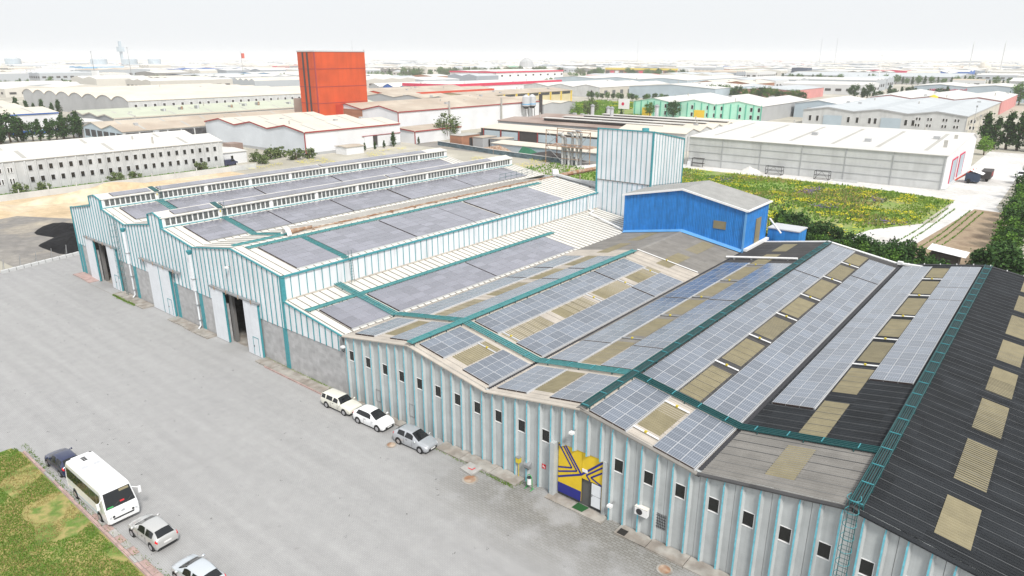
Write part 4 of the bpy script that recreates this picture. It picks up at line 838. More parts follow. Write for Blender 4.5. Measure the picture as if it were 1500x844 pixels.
def car(name, label, st, paint, x, y, rz, doors=4, rimless=False, sc__=1.0, wb=1.27, cat='car', roofcol=None, tailz=.86):
    T = thing(name, label, cat, (x, y, .01), 'cars parked in the yard', rz); n = len(st)-1
    mb = MB(); NU = n*4; NV = 20; vs = []
    for i in range(NU+1):
        for j in range(NV+1): vs.append(S(st, i*n/NU, 10*j/NV))
    w_ = NV+1; mb.add(vs, [(i*w_+j, (i+1)*w_+j, (i+1)*w_+j+1, i*w_+j+1) for i in range(NU) for j in range(NV)]+[tuple(range(w_)), tuple(NU*w_+j for j in range(w_))[::-1]])
    part('body', mb, paint, T, smooth=True)
    g = MB(); g.box(st[0][0]+.15, st[-1][0]-.15, -.7, .7, .18, .5); part('underbody', g, M['trim'], T)
    part('windshield', patch(st, 5.12, 6.85, 3.25, 6.75, .012, 5, 6), M['cglass'], T); 
    part('rear_window', patch(st, 1.25, 2.75, 3.3, 6.7, .012, 4, 6), M['cglass'], T)
    if st is WAGON: segs = [(2.3,3.3),(3.42,4.2),(4.3,5.5)] if doors == 4 else [(2.6,4.2),(4.3,5.6)]
    else: segs = [(2.75,4.0),(4.1,5.6)] if doors == 4 else [(2.6,5.6)]
    for k, (a_, b_) in enumerate(segs):
        for lo, hi in ((2.08, 2.88), (7.92, 7.12)): part('side_window', patch(st, a_, b_, lo, hi, .012, 5, 3, .12 if k == len(segs)-1 else .04), M['cglass'], T)
    W_ = st[4][2]
    for wx in (-wb, wb):
        for s in (-1, 1):
            o = inst('wheel', TYRE, T, (wx, s*(W_-.085), .30)); q = bpy.data.objects.new('rim', RIM if not rimless else RIM); C.objects.link(q); q.parent = o
            g = MB(); g.tube([(wx,s*(W_-.25),.33),(wx,s*(W_+.002),.33)], .36, 20); part('wheel_arch', g, M['trim'], T)
            if s: pass
    for o in [o for o in T.children if o.name.startswith('wheel') and not o.name.startswith('wheel_arch')]: o.location.y *= 1.0
    L = st[-1][0]; R = st[0][0]
    for s in (-1, 1):
        part('headlight', patch(st, 8.9, 9.75, 1.9 if s > 0 else 8.1, 2.7 if s > 0 else 7.3, .012, 3, 2), M['lampg'], T)
        v0 = 2.05 if s > 0 else 7.95; part('taillight', patch(st, .25, 1.5, v0-.35*s, v0+.4*s, .014, 3, 2), M['tail'], T)
        g = MB(); yy = s*(st[7][4]+.02); g.tube([(.82,yy,.98),(.82,yy+s*.2,1.0)],[.05,.09],8); part('mirror', g, paint if roofcol is None else M['trim'], T, smooth=True)
        g = MB(); g.box(-.35,-.17,s*(W_-.0),s*(W_+.02),.78,.81); part('door_handle', g, M['trim'], T)
        g = MB(); yy = s*(W_+.003)
        for dx in ((-.62,.36) if doors == 4 else (-.45,)): g.box(dx,dx+.012,yy-.004,yy+.004,.35,.86)
        part('door_gap', g, M['trim'], T)
    g = MB(); g.box(L-.06,L+.02,-.5,.5,.36,.5); part('grille', g, M['trim'], T)
    g = MB(); g.box(L+.02,L+.035,-.26,.26,.38,.48); g.box(R-.02,R+.0,-.26,.26,.62,.73); part('number_plate', g, M['plate'], T)
    return T
def paint(name, c, metal=0): return mat(name, c, .3, metal, var=0, coat=.8)
M['p_cream'] = paint('cream_car_paint', (.70,.69,.61)); M['p_white'] = paint('white_car_paint', (.82,.83,.84)); M['p_silver'] = paint('silver_car_paint', (.52,.54,.57), .5); M['p_silv2'] = paint('champagne_silver_paint', (.56,.56,.55), .4); M['p_navy'] = paint('dark_navy_paint', (.012,.02,.07)); M['p_pale'] = paint('pale_silver_paint', (.62,.66,.70), .4)
car('estate_car', 'cream estate car parked at the facade, leftmost of the three', WAGON, M['p_cream'], -49.9, 35.15, radians(2), 4)
car('hatchback_car', 'white three door hatchback parked between the cream estate and silver hatchback', HATCH, M['p_white'], -45.2, 35.2, radians(3), 2)
car('hatchback_car', 'silver five door hatchback parked at the facade, rightmost of the three', HATCH, M['p_silver'], -39.6, 35.15, radians(3), 4)
car('hatchback_car', 'dark navy car parked behind the white minibus by the lawn kerb', HATCH, M['p_navy'], -59.4, 14.5, radians(182), 4)
car('hatchback_car', 'champagne silver hatchback parked in front of the white minibus', HATCH, M['p_silv2'], -44.9, 15.1, radians(184), 4)
car('hatchback_car', 'pale silver car cut off by the bottom edge of the photo', HATCH, M['p_pale'], -38.3, 15.0, radians(184), 4)
# minibus, front towards +x
T = thing('minibus', 'white minibus with dark side windows and wide windscreen parked along the lawn kerb', 'minibus', (-51.85, 14.55, .01), None, radians(0.5))
L2, W2 = 3.6, 1.1
prof = [(-L2,.35),(-L2-.05,1.4),(-L2+.12,2.55),(-L2+.3,2.72),(L2-.9,2.72),(L2-.62,2.60),(L2-.12,1.35),(L2+.02,1.1),(L2+.08,.7),(L2+.02,.35)]
g = MB(); n = len(prof)
def wid(z): return W2 if z < 1.3 else W2-.09*(z-1.3)/1.3
prof2 = [(x, z, wid(z)) for x, z in prof]
ys = (1, .93, .6, 0, -.6, -.93, -1); vs = []
for x, z, w_ in prof2:
    for f in ys:
        e = .05 if abs(f) == 1 else 0; vs.append((x-(e if x > 0 else -e), f*w_, z-(.12 if abs(f) == 1 and z > 2.5 else (.02 if abs(f) > .9 and z > 2.5 else 0))))
k = len(ys); g.add(vs, [(i*k+j, i*k+j+1, ((i+1) % n)*k+j+1, ((i+1) % n)*k+j) for i in range(n) for j in range(k-1)]+[tuple(i*k for i in range(n)), tuple(i*k+k-1 for i in range(n))[::-1]])
M['p_bus'] = paint('white_minibus_paint', (.80,.81,.82)); part('body', g, M['p_bus'], T)
def wsx(z): return L2-.62+(2.60-z)/(2.60-1.35)*.5
g = MB(); g.quad((wsx(1.42)+.02,-1.0,1.42),(wsx(1.42)+.02,1.0,1.42),(wsx(2.5)+.02,.9,2.5),(wsx(2.5)+.02,-.9,2.5)); part('windscreen', g, M['cglass'], T)
g = MB(); g.quad((wsx(2.3)+.035,.15,2.3),(wsx(2.3)+.035,.82,2.3),(wsx(2.46)+.035,.8,2.46),(wsx(2.46)+.035,.15,2.46)); part('sun_visor', g, M['skyl'], T)
g = MB(); g.quad((wsx(1.46)+.035,-.9,1.46),(wsx(1.46)+.035,-.5,1.46),(wsx(1.56)+.035,-.5,1.56),(wsx(1.56)+.035,-.9,1.56)); part('dash_cloth', g, M['grn'], T)
g = MB(); g.quad((wsx(1.62)+.035,.0,1.62),(wsx(1.62)+.035,.3,1.62),(wsx(1.72)+.035,.3,1.72),(wsx(1.72)+.035,.0,1.72)); part('dash_sign', g, M['red'], T)
g = MB(); g.tube([(wsx(1.45)+.05,-.55,1.42),(wsx(1.8)+.05,-.05,1.72)],.015,4); g.tube([(wsx(1.45)+.05,.35,1.42),(wsx(1.8)+.05,.85,1.72)],.015,4); part('wiper', g, M['trim'], T)
for s in (-1, 1):
    for i, (a_, b_) in enumerate(((-3.35,-2.35),(-2.3,-1.25),(-1.2,-.15),(-.1,.95),(1.0,2.05),(2.1,2.75))):
        g = MB(); g.quad((a_,s*(wid(1.45)+.012),1.42),(b_,s*(wid(1.45)+.012),1.42),(b_-(0 if i < 5 else .1),s*(wid(2.3)+.012),2.3),(a_,s*(wid(2.3)+.012),2.3)); part('side_window', g, M['cglass'], T)
    g = MB(); g.quad((-3.3,s*(wid(1.4)+.013),.62),(2.6,s*(wid(1.4)+.013),.62),(2.6,s*(wid(1.4)+.013),.66),(-3.3,s*(wid(1.4)+.013),.66)); part('side_moulding', g, M['lblue'], T)
    for wx in (-2.15, 2.25):
        o = inst('wheel', TYRE, T, (wx, s*(W2-.08), .38), (1.22,1.2,1.22)); q = bpy.data.objects.new('rim', RIM); C.objects.link(q); q.parent = o
        g = MB(); g.tube([(wx,s*.8,.42),(wx,s*(W2+.004),.42)], .46, 18); part('wheel_arch', g, M['trim'], T)
    g = MB(); g.tube([(3.0,s*1.05,2.15),(3.35,s*1.35,2.1)],.03,5); g.box(3.3,3.4,s*1.42-.1,s*1.42+.1,1.65,2.15); part('mirror', g, M['p_bus'], T)
    for q, m_ in ((.88, 'lampg'), (.66, 'trim')): g = MB(); g.tube([(L2+.03,s*q,.82),(L2+.09,s*q,.82)],.085,10); part('headlight', g, M[m_], T)
g = MB(); g.box(L2+.03,L2+.12,-1.0,1.0,.36,.56); part('bumper', g, M['p_bus'], T); g = MB(); g.box(L2+.05,L2+.1,-.7,.7,.60,.70); part('grille', g, M['trim'], T); g = MB(); g.box(L2+.12,L2+.13,-.26,.26,.40,.51); part('number_plate', g, M['plate'], T)
g = MB(); g.tube([(L2-.02,0,1.05),(L2+.06,0,1.03)],.13,14); part('round_badge', g, M['lampg'], T)
g = MB(); g.prism([(-.7,2.7),(.7,2.7),(.62,2.86),(-.62,2.86)],'X',-3.2,-1.5); part('roof_unit', g, M['p_bus'], T)
for i in range(3):
    g = MB()
    for q in (-.07,.07): g.tube([(-2.6+i*.24,q*1.1,2.862),(-2.6+i*.24,q*1.1,2.875)],.10,12)
    part('roof_fan', g, M['trim'], T)
for yy in (-.5,.35): g = MB(); g.box(-1.45,-1.05,yy-.1,yy+.35,2.72,2.78); part('roof_vent', g, M['alu'], T)
g = MB(); g.box(.55,.95,-.25,.25,2.72,2.76); part('roof_hatch', g, M['p_bus'], T)
g = MB(); g.box(-3.38,-3.3,-.85,.85,2.68,2.74); part('rear_roof_slot', g, M['trim'], T)

# ------------------------------------------------------------------ kerb, aprons, covers
def pieces(name, root, lst, m):
    for (x0, x1, y0, y1, z0, z1) in lst: g = MB(); g.box(x0, x1, y0, y1, z0, z1); part(name, g, m, root)
M['kerb'] = mat('pinkish_kerb_stone', (.42,.30,.275), .9, var=.25, sc_=1.5); M['kerb2'] = mat('grey_kerb_stone', (.38,.37,.355), .9, var=.25, sc_=1.5)
K = MB(); K.box(-64.7,-21,13.02,13.1,0,.05); K = struct('kerb', K, M['kerb'])
x = -64.6
while x < -22:
    l = .98; dy = rnd.uniform(-.03,.03); g = MB(); g.box(x, x+l-.04, 13.05+dy, 13.22+dy, 0, .15+rnd.uniform(-.02,.02)); part('kerb_stone', g, M['kerb'] if rnd.random() < .8 else M['kerb2'], K)
    if x > -52: g = MB(); g.box(x, x+l-.05, 13.3+dy, 13.75+dy, 0, .05); part('kerb_slab', g, M['kerb'] if rnd.random() < .75 else M['kerb2'], K)
    x += l
K2 = MB(); K2.box(-117,-95,35.3,35.33,0,.03); K2 = struct('apron', K2, M['apron'])
def slabrow(xa, xb, ya, yb, l, m, h=.13):
    x = xa
    while x < xb-.3:
        e = min(x+l*rnd.uniform(.8,1.25), xb); z = h+rnd.uniform(-.025,.02); y2 = ya+rnd.uniform(-.08,.08)
        g = MB(); dz = rnd.uniform(-.02,.02); g.add([(x,y2,0),(e-.05,y2+rnd.uniform(-.06,.06),0),(e-.05,yb,0),(x,yb,0),(x,y2,z),(e-.05,y2,z+dz),(e-.05,yb,z+dz),(x,yb,z)],[(0,1,5,4),(1,2,6,5),(3,0,4,7),(4,5,6,7)]); part('apron_slab', g, m, K2); x = e
slabrow(-117,-110.3,35.4,37.0,1.6,M['kerb']); slabrow(-102.3,-92.5,35.4,37.0,2.2,M['apron']); slabrow(-86.3,-76.2,35.6,37.0,2.1,M['apron']); slabrow(-66,-51,35.7,37.1,2.6,M['apron']); slabrow(-51,-41,36.3,37.1,2.6,M['apron'])
slabrow(-37.8,-29.0,35.8,37.1,2.7,M['apron'],.12); slabrow(-26.4,-21.3,36.2,37.1,2.4,M['apron'],.12); slabrow(-20.1,2,35.85,37.1,2.9,M['apron'],.12)
for xa, xb in ((-64,-51),): 
    x = xa
    while x < xb: g = MB(); g.box(x,x+.95,35.55,35.65,0,.16); part('apron_edge_stone', g, M['kerb'], K2); x += 1
T = thing('inspection_slab', 'square concrete slab with red paint mark near the facade', 'manhole cover', (-33.3, 35.2, .13)); g = MB(); g.add([(-34.0,34.85,.02),(-32.6,34.65,.02),(-32.55,35.95,.02),(-33.95,36.0,.02),(-34.0,34.85,.17),(-32.6,34.65,.17),(-32.55,35.95,.17),(-33.95,36.0,.17)],[(4,5,6,7),(0,1,5,4),(1,2,6,5),(2,3,7,6),(3,0,4,7)]); part('slab', g, M['kerb2'], T)
g = MB(); stq = [(-33.5,35.25),(-33.0,35.3),(-33.05,35.55)]; g.quad((-33.5,35.2,.174),(-33.0,35.2,.174),(-33.0,35.3,.174),(-33.5,35.3,.174)); g.quad((-33.1,35.3,.174),(-33.0,35.3,.174),(-32.95,35.6,.174),(-33.08,35.6,.174)); part('red_mark', g, M['red'], T)
def manhole(x, y, label, r=.45):
    T = thing('manhole_cover', label, 'manhole cover', (x, y, 0)); g = MB(); g.cyl(x,y,0,.05,r*1.35,18); part('concrete_ring', g, M['apron'], T); g = MB(); g.cyl(x,y,.05,.062,r,18); part('iron_lid', g, M['rust'], T)
manhole(-32.4, 34.3, 'round rusty manhole cover beside the red marked slab', .5); manhole(-41.2, 33.75, 'small round manhole ring beside the silver hatchback wheel', .35)
manhole(-15.6, 34.9, 'round manhole cover in the pavers near the bottom right', .4)
solo('broken_tile', MB().box(-19.9,-19.3,36.0,36.6,.13,.17), M['dark'], 'small dark square drain cover on the apron below the air conditioner', 'drain cover')

# ------------------------------------------------------------------ vegetation builders
def leafball(seed, n, rx, rz, size, kind='round'):
    r = random.Random(seed); mb = MB(); cl = []
    for i in range(max(8, n//26)):
        while True:
            a, b, c = r.uniform(-1,1), r.uniform(-1,1), r.uniform(-1,1)
            if .15 < a*a+b*b+c*c < 1: break
        if kind == 'cone': h = (c+1)/2; f = (1-h)*.95+.06; a *= f; b *= f
        cl.append((a*rx, b*rx, rz+c*rz, r.uniform(.55,1.1)))
    for i in range(n):
        x, y, z, s = r.choice(cl); q = rx*.30*s
        px, py, pz = x+r.gauss(0,q*.6), y+r.gauss(0,q*.6), z+r.gauss(0,q*.55)
        t = r.uniform(0,2*pi); u = r.uniform(-1,1); e = size*r.uniform(.6,1.3); k = math.sqrt(1-u*u)
        a = (cos(t)*k, sin(t)*k, u); b = (-sin(t), cos(t), 0); c = (-cos(t)*u, -sin(t)*u, k)
        mb.add([(px+b[0]*e,py+b[1]*e,pz),(px+c[0]*e,py+c[1]*e,pz+c[2]*e),(px-b[0]*e,py-b[1]*e,pz),(px-c[0]*e*.8,py-c[1]*e*.8,pz-c[2]*e*.8)],[(0,1,2,3)])
    return mb
def trunk(h, r0, seed):
    r = random.Random(seed); g = MB(); g.tube([(0,0,0),(r.uniform(-.05,.05)*h,0,h*.4),(r.uniform(-.05,.05)*h,r.uniform(-.05,.05)*h,h*.85)],[r0,r0*.7,r0*.3],7)
    for i in range(5): t = r.uniform(0,6.28); z = h*r.uniform(.3,.6); g.tube([(0,0,z),(cos(t)*h*.16,sin(t)*h*.16,z+h*.18),(cos(t)*h*.3,sin(t)*h*.3,z+h*.3)],[r0*.45,r0*.3,r0*.1],5)
    return g
KINDS = {}
def kindof(k, seed):
    key = (k, seed)
    if key not in KINDS:
        m, n, rx, rz, e, sh = {'round':('leaf',1500,1,1,.075,'round'),'evergreen':('leaf_d',1700,.62,1.25,.07,'cone'),'bright':('leaf_l',1300,1,.9,.08,'round'),'olive':('leaf_o',1300,1,.95,.07,'round'),'dark':('leaf_d',1600,1,1,.085,'round'),'bush':('leaf_o',500,1,.7,.12,'round'),'gbush':('leaf',500,1,.6,.12,'round')}[k]
        low = .15 if sh == 'cone' else (.55 if k not in ('bush','gbush') else 0)
        b = leafball(hash(key) % 9999 if False else seed*31+len(k), n, rx, rz, e, sh)
        cr = b.mesh('crown', M[m], (0,0,-low)); tr = trunk(2.0*rz*.8+low, .09, seed).mesh('trunk', M['bark']); KINDS[key] = (cr, tr)
    return KINDS[key]
def tree(x, y, s, k, label, group=None, seed=None, name=None, sz=1, cat=None):
    seed = rnd.randint(1, 4) if seed is None else seed; cr, tr = kindof(k, seed)
    T = thing(name or {'evergreen':'conifer_tree','bush':'shrub','gbush':'shrub'}.get(k, 'tree'), label, cat or ('shrub' if 'bush' in k else 'tree'), (x, y, 0), group, rnd.uniform(0, 6.28)); T.scale = (s, s, s*sz)
    for nm, me in (('trunk', tr), ('crown', cr)): o = bpy.data.objects.new(nm, me); C.objects.link(o); o.parent = T
    return T
def tufts(name, area, n, hgt, m, wid_=.05, z=0.02, flat=None, label=None, clump=None, lay=False):
    # area: function giving (x, y) or None
    r = random.Random(len(name)*7+n); mb = MB(); c = 0; cl = None
    while c < n:
        p = area(r)
        if p is None: continue
        x, y = p; c += 1; h = hgt*r.uniform(.5,1.3)
        for k in range(3):
            t = r.uniform(0,6.28); dx, dy = cos(t)*wid_, sin(t)*wid_; lx, ly = r.uniform(-.5,.5)*h, r.uniform(-.5,.5)*h
            if lay: a = x+r.gauss(0,wid_*2.2); b_ = y+r.gauss(0,wid_*2.2); zz = h*r.uniform(.7,1.1); mb.add([(a-dx,b_-dy,zz),(a+dy,b_-dx,zz+.05),(a+dx,b_+dy,zz),(a-dy,b_+dx,zz+.03)],[(0,1,2,3)])
            else: mb.add([(x-dx,y-dy,z),(x+dx,y+dy,z),(x+lx,y+ly,z+h)],[(0,1,2)])
    o = struct(name, mb, m, kind='stuff'); 
    if label: o['label'] = label
    return o
def patchy(x0, x1, y0, y1, sc=.12, thr=.0, seed=0):
    from mathutils import noise, Vector
    def f(r):
        x, y = r.uniform(x0, x1), r.uniform(y0, y1)
        return (x, y) if noise.noise(Vector((x*sc+seed, y*sc, seed))) > thr else None
    return f
tufts('lawn_grass', patchy(-66,-38,-2,12.9,.3,-.06), 42000, .10, M['blade'], .028)
tufts('dry_lawn_grass', patchy(-66,-38,-2,12.9,.3,-.15,5), 24000, .09, M['bladey'], .025)
def along_line(pts, w_):
    def f(r):
        i = r.randrange(len(pts)-1); t = r.random(); a, b = pts[i], pts[i+1]
        return a[0]+(b[0]-a[0])*t+r.gauss(0,w_), a[1]+(b[1]-a[1])*t+r.gauss(0,w_)
    return f
tufts('yard_litter', lambda r: (r.uniform(-112,-5), r.uniform(8,34.5)), 140, .02, M['trim'], .03, lay=True)
tufts('kerb_weeds', along_line([(-66,13.5),(-60,13.35),(-50,13.3),(-40,13.85)], .12), 600, .08, M['blade'], .03)
tufts('apron_weeds', along_line([(-31,36.2),(-29.6,35.9),(-29.2,36.6)], .2), 500, .09, M['blade'], .03)
tufts('facade_weeds', along_line([(-66,37.0),(-58,37.0),(-51.6,37.0)], .08), 900, .16, M['blade'], .04)
tufts('slab_weeds', along_line([(-102,35.4),(-99,35.3),(-95,35.4)], .15), 500, .15, M['blade'], .05)
tufts('apron_edge_weeds', along_line([(-38,35.8),(-32,35.7),(-29,35.6)], .08), 350, .07, M['blade'], .03)
# field
def inpoly(poly):
    def f(x, y):
        c = False
        for i in range(len(poly)):
            (x0,y0),(x1,y1) = poly[i-1], poly[i]
            if (y0 > y) != (y1 > y) and x < (x1-x0)*(y-y0)/(y1-y0)+x0: c = not c
        return c
    return f
ip = inpoly([(-100,104),(-36,104),(-34.5,124),(-29.5,146),(-23,158),(-21.5,188),(-40,193),(-100,194.5)])
def fld(thr, seed, sc=.06):
    q = patchy(-100,-20,104,194,sc,thr,seed)
    def f(r):
        p = q(r)
        return (p[0]+r.gauss(0,.9), p[1]+r.gauss(0,.9)) if p and ip(*p) else None
    return f
tufts('field_weeds', fld(-.15, 1), 18000, .4, M['weed'], .17); tufts('tall_field_weeds', fld(.05, 2), 2500, .6, M['leaf_l'], .2)
tufts('olive_field_weeds', fld(.0, 9), 3000, .4, M['leaf_o'], .2)
tufts('dry_field_weeds', fld(.1, 3), 5000, .5, M['bladey'], .14)
tufts('yellow_field_flowers', fld(.2, 4, .22), 3000, .5, M['flower'], .17, .0, lay=True); tufts('purple_field_flowers', fld(.42, 12, .13), 420, .45, M['purple'], .2, 0, lay=True)
def box_area(x0, x1, y0, y1): return lambda r: (r.uniform(x0, x1), r.uniform(y0, y1))
tufts('back_weeds', lambda r: (lambda p: p if p[1] > 109 else None)(( r.uniform(-130,-62), r.uniform(109,178))), 6000, .5, M['leaf_l'], .2)
tufts('back_yellow_flowers', patchy(-195,-62,110,180,.08,.2,6), 1500, .5, M['flower'], .18, 0, lay=True)
tufts('far_field_weeds', patchy(-296,-200,345,468,.03,-.1,2), 5000, 1.0, M['leaf_l'], .5); tufts('far_yellow_flowers', patchy(-290,-200,350,460,.05,.3,4), 500, .8, M['flower'], .5, 0, lay=True)
tufts('verge_weeds', box_area(-201,-198.3,42,108), 2200, .5, M['leaf_l'], .2)
for i, x in enumerate((-21.5,-20.2,-17.3,-16.2,-14.9)):
    tufts('crop_row', along_line([(x-2.5,122),(x,150),(x+1.3,178)], .06), 260, .28, M['leaf_l'], .08, .02)

# ------------------------------------------------------------------ neighbouring buildings
def flat(name, c, **k): M[name] = mat(name, c, **{**dict(rough=.75, var=.1, sc_=.15), **k}); return M[name]
flat('w_white', (.72,.73,.75)); flat('w_grey', (.40,.41,.42)); flat('w_conc', (.56,.57,.57), sc_=.3, streak=(.15,.6,.1)); flat('w_beige', (.52,.49,.43)); flat('w_bluegrey', (.42,.50,.56)); flat('w_pale', (.62,.66,.71)); flat('w_slate', (.10,.15,.18), cell=(1.2,1.2,.3,.7)); flat('w_mint', (.42,.76,.60)); flat('w_mintd', (.12,.45,.33)); flat('w_pink', (.62,.27,.26))
flat('w_yellowish', (.66,.57,.36)); flat('r_white', (.62,.61,.585), sc_=.08); flat('r_cream', (.62,.57,.49), sc_=.08); flat('r_tan', (.42,.35,.28), sc_=.15, col2=(.50,.44,.36), mixs=.06); flat('r_brown', (.27,.19,.16), sc_=.15, col2=(.36,.29,.25), mixs=.05); flat('r_grey', (.47,.50,.52), sc_=.08); flat('r_green', (.47,.50,.40), sc_=.1)
flat('t_red', (.33,.05,.05)); flat('t_crim', (.60,.02,.08)); flat('w_orange', (.56,.078,.016), sc_=.12, var=.16, streak=(.18,.5,.05)); flat('w_bred', (.60,.07,.03)); flat('w_blue', (.03,.12,.42)); flat('w_sky', (.18,.42,.66)); flat('w_dark', (.05,.045,.045)); flat('r_strip', (.42,.41,.38)); flat('w_navyg', (.03,.05,.09)); flat('w_mesh', (.06,.06,.065), cell=(.5,.5,.5,.5)); flat('brick', (.36,.17,.10), cell=(9,9,.12,.6)); flat('w_yel', (.72,.50,.04)); flat('w_ywall', (.70,.55,.05))
def profile(x0, x1, h, rise, n, skew=.5):
    if skew == 'round':
        p = [(x0, h)]; w_ = (x1-x0)/n
        for i in range(n): p += [(x0+w_*(i+t), h+rise*math.sin(pi*t)**.8) for t in (.15,.32,.5,.68,.85)]+[(x0+w_*(i+1), h)]
        return p
    p = [(x0, h)]; w_ = (x1-x0)/n
    for i in range(n): p += [(x0+w_*(i+skew), h+rise), (x0+w_*(i+1), h)]
    return p
def hall(name, label, x0, x1, y0, y1, h, rise=1.6, n=1, wall='w_white', roof='r_white', trim=None, axis='Y', strips=0, cat='factory building', group=None, wall2=None, over=.3, base=None, skew=.5):
    T = thing(name, label, cat, ((x0+x1)/2, (y0+y1)/2, 0), group)
    if axis == 'Y': pr = profile(x0, x1, h, rise, n, skew); a0, a1 = y0, y1; P = lambda u, a, z: (u, a, z)
    else: pr = profile(y0, y1, h, rise, n, skew); a0, a1 = x0, x1; P = lambda u, a, z: (a, u, z)
    e0, e1 = pr[0][0], pr[-1][0]
    for a in (a0, a1):
        g = MB()
        for (ua, za), (ub, zb) in zip(pr, pr[1:]): g.add([P(ua,a,0), P(ub,a,0), P(ub,a,zb), P(ua,a,za)], [(0,1,2,3)])
        part('gable_wall', g, M[wall], T)
    for u in (e0, e1):
        g = MB(); g.add([P(u,a0,0), P(u,a1,0), P(u,a1,h), P(u,a0,h)], [(0,1,2,3)]); part('side_wall', g, M[wall2 or wall], T)
    for (ua, za), (ub, zb) in zip(pr, pr[1:]):
        g = MB(); A0, A1 = a0-over, a1+over
        if ua == e0: ua -= over; za -= over*.15
        if ub == e1: ub += over; zb -= over*.15
        g.add([P(ua,A0,za), P(ub,A0,zb), P(ub,A1,zb), P(ua,A1,za), P(ua,A0,za+.18), P(ub,A0,zb+.18), P(ub,A1,zb+.18), P(ua,A1,za+.18)], [(0,3,2,1),(4,5,6,7),(0,1,5,4),(1,2,6,5),(2,3,7,6),(3,0,4,7)])
        part('roof_slope', g, M[roof], T)
        if strips:
            for k in range(strips):
                a = a0+(a1-a0)*(k+.5)/strips; t0, t1 = .12, .88; f = lambda t: (ua+(ub-ua)*t, za+(zb-za)*t+.2)
                (p, zp), (q, zq) = f(t0), f(t1); g = MB(); g.add([P(p,a-.5,zp), P(q,a-.5,zq), P(q,a+.5,zq), P(p,a+.5,zp)], [(0,1,2,3)]); part('roof_light', g, M['r_strip'], T)
    if trim:
        g = MB(); f = a0-over-.06 if axis == 'Y' else a1+over+.06
        for (ua, za), (ub, zb) in zip(pr, pr[1:]): 
            g.add([P(ua,f,za-.25), P(ub,f,zb-.25), P(ub,f,zb+.24), P(ua,f,za+.24)], [(0,1,2,3)])
        part('verge_trim', g, M[trim], T); g = MB(); u = e1+over+.05 if axis == 'Y' else e0-over-.05
        g.add([P(u,a0,h-.3), P(u,a1,h-.3), P(u,a1,h+.2), P(u,a0,h+.2)], [(0,1,2,3)]); part('eave_trim', g, M[trim], T)
        g = MB(); cx, cy = x1+.03, y0-.03; g.box(cx-.2, cx+.1, cy-.1, cy+.2, 0, h+.1); part('corner_trim', g, M[trim], T)
    if x1-x0 > 25 and y1-y0 > 25 and abs(x0) < 700:
        hr = random.Random(int(x0*7+y1))
        for k in range(5):
            (ua, za), (ub, zb) = hr.choice(list(zip(pr, pr[1:]))); t = hr.uniform(.2,.8); u = ua+(ub-ua)*t; z = za+(zb-za)*t; a = hr.uniform(a0+4, a1-4); X_, Y_, _ = P(u, a, z)
            g = MB()
            if k % 2: g.cyl(X_, Y_, z, z+hr.uniform(1.2,2.4), .28, 7)
            else: g.box(X_-.8, X_+.8, Y_-.6, Y_+.6, z, z+1.0)
            part('roof_vent', g, M['r_strip' if k % 2 else 'w_grey'], T)
    if base: g = MB(); g.box(x0+.1, x1+.12, y0-.12, y1-.1, 0, base); part('plinth', g, M['w_grey'], T)
    return T
def wins(T, face, at, us, zz, w_, h_, frame='whitep', glass='glass', name='window', t=.12):
    mb = MB(); e = .06
    for q in ((-t,w_+t,-t,0),(-t,w_+t,h_,h_+t),(-t,0,0,h_),(w_,w_+t,0,h_)): mb.box(q[0],q[1],-e,.0,q[2],q[3])
    pn_ = MB(); pn_.quad((0,-.02,0),(w_,-.02,0),(w_,-.02,h_),(0,-.02,h_))
    fm = mb.mesh(name, M[frame]); pm_ = pn_.mesh('pane', M[glass])
    for z in zz:
        for u in us:
            if face == 'Y': o = inst(name, fm, T, (u, at, z))
            else: o = inst(name, fm, T, (at, u, z), (1,1,1), (0,0,pi/2))
            q = bpy.data.objects.new('pane', pm_); C.objects.link(q); q.parent = o
def slab(T, name, x0, x1, y0, y1, z0, z1, m, label=None): g = MB(); g.box(x0,x1,y0,y1,z0,z1); return part(name, g, M[m], T, label)
# long precast building on the left
T = hall('precast_building', 'long pale precast building with two rows of small dark windows at the left edge', -232, -201.5, 5, 107.4, 7.9, 1.7, 2, 'w_conc', 'r_white', None, strips=5)
for i in range(44):
    y = 106.3-i*2.3; g = MB(); g.prism([(-201.5,y-.18),(-201.15,y-.06),(-201.15,y+.06),(-201.5,y+.18)],'Y',0,1)
    g = MB(); g.add([(-201.5,y-.25,0),(-201.15,y-.1,0),(-201.15,y+.1,0),(-201.5,y+.25,0),(-201.5,y-.25,7.7),(-201.15,y-.1,7.5),(-201.15,y+.1,7.5),(-201.5,y+.25,7.7)],[(0,1,5,4),(1,2,6,5),(2,3,7,6),(4,5,6,7)]); part('pilaster', g, M['w_conc'], T)
wins(T, 'X', -201.44, [105.0-i*2.3-.45 for i in range(22)], (2.35, 5.2), .85, 1.3, 'w_white', 'glass', t=.05)
for z in (2.5, 5.2):
    for u in (51.9, 49.6, 47.3): wins(T, 'X', -201.44, (u, u+.62), (z,), .3, 1.2)
T = hall('white_annex', 'small white annex with one window at the end of the precast building', -222, -206.5, 107.6, 118, 3.6, .3, 1, 'w_white', 'r_white'); wins(T, 'X', -206.45, (112.5,), (1.4,), .8, 1.2)
solo('timber_stack', MB().box(-221,-216,118.2,122.5,0,5), M['r_brown'], 'brown weathered shed behind the white annex', 'shed')
# wall with posts along the street
W_ = thing('precast_wall', 'low pale concrete wall with tall posts between dirt yard and street', 'wall', (-192.6, 60, 0))
for i in range(14):
    y = 26+i*6.2; slab(W_, 'wall_panel', -192.7, -192.55, y+.1, y+6.1, 0, 1.5, 'w_conc'); slab(W_, 'post', -192.8, -192.5, y-.1, y+.1, 0, 2.3, 'w_conc')
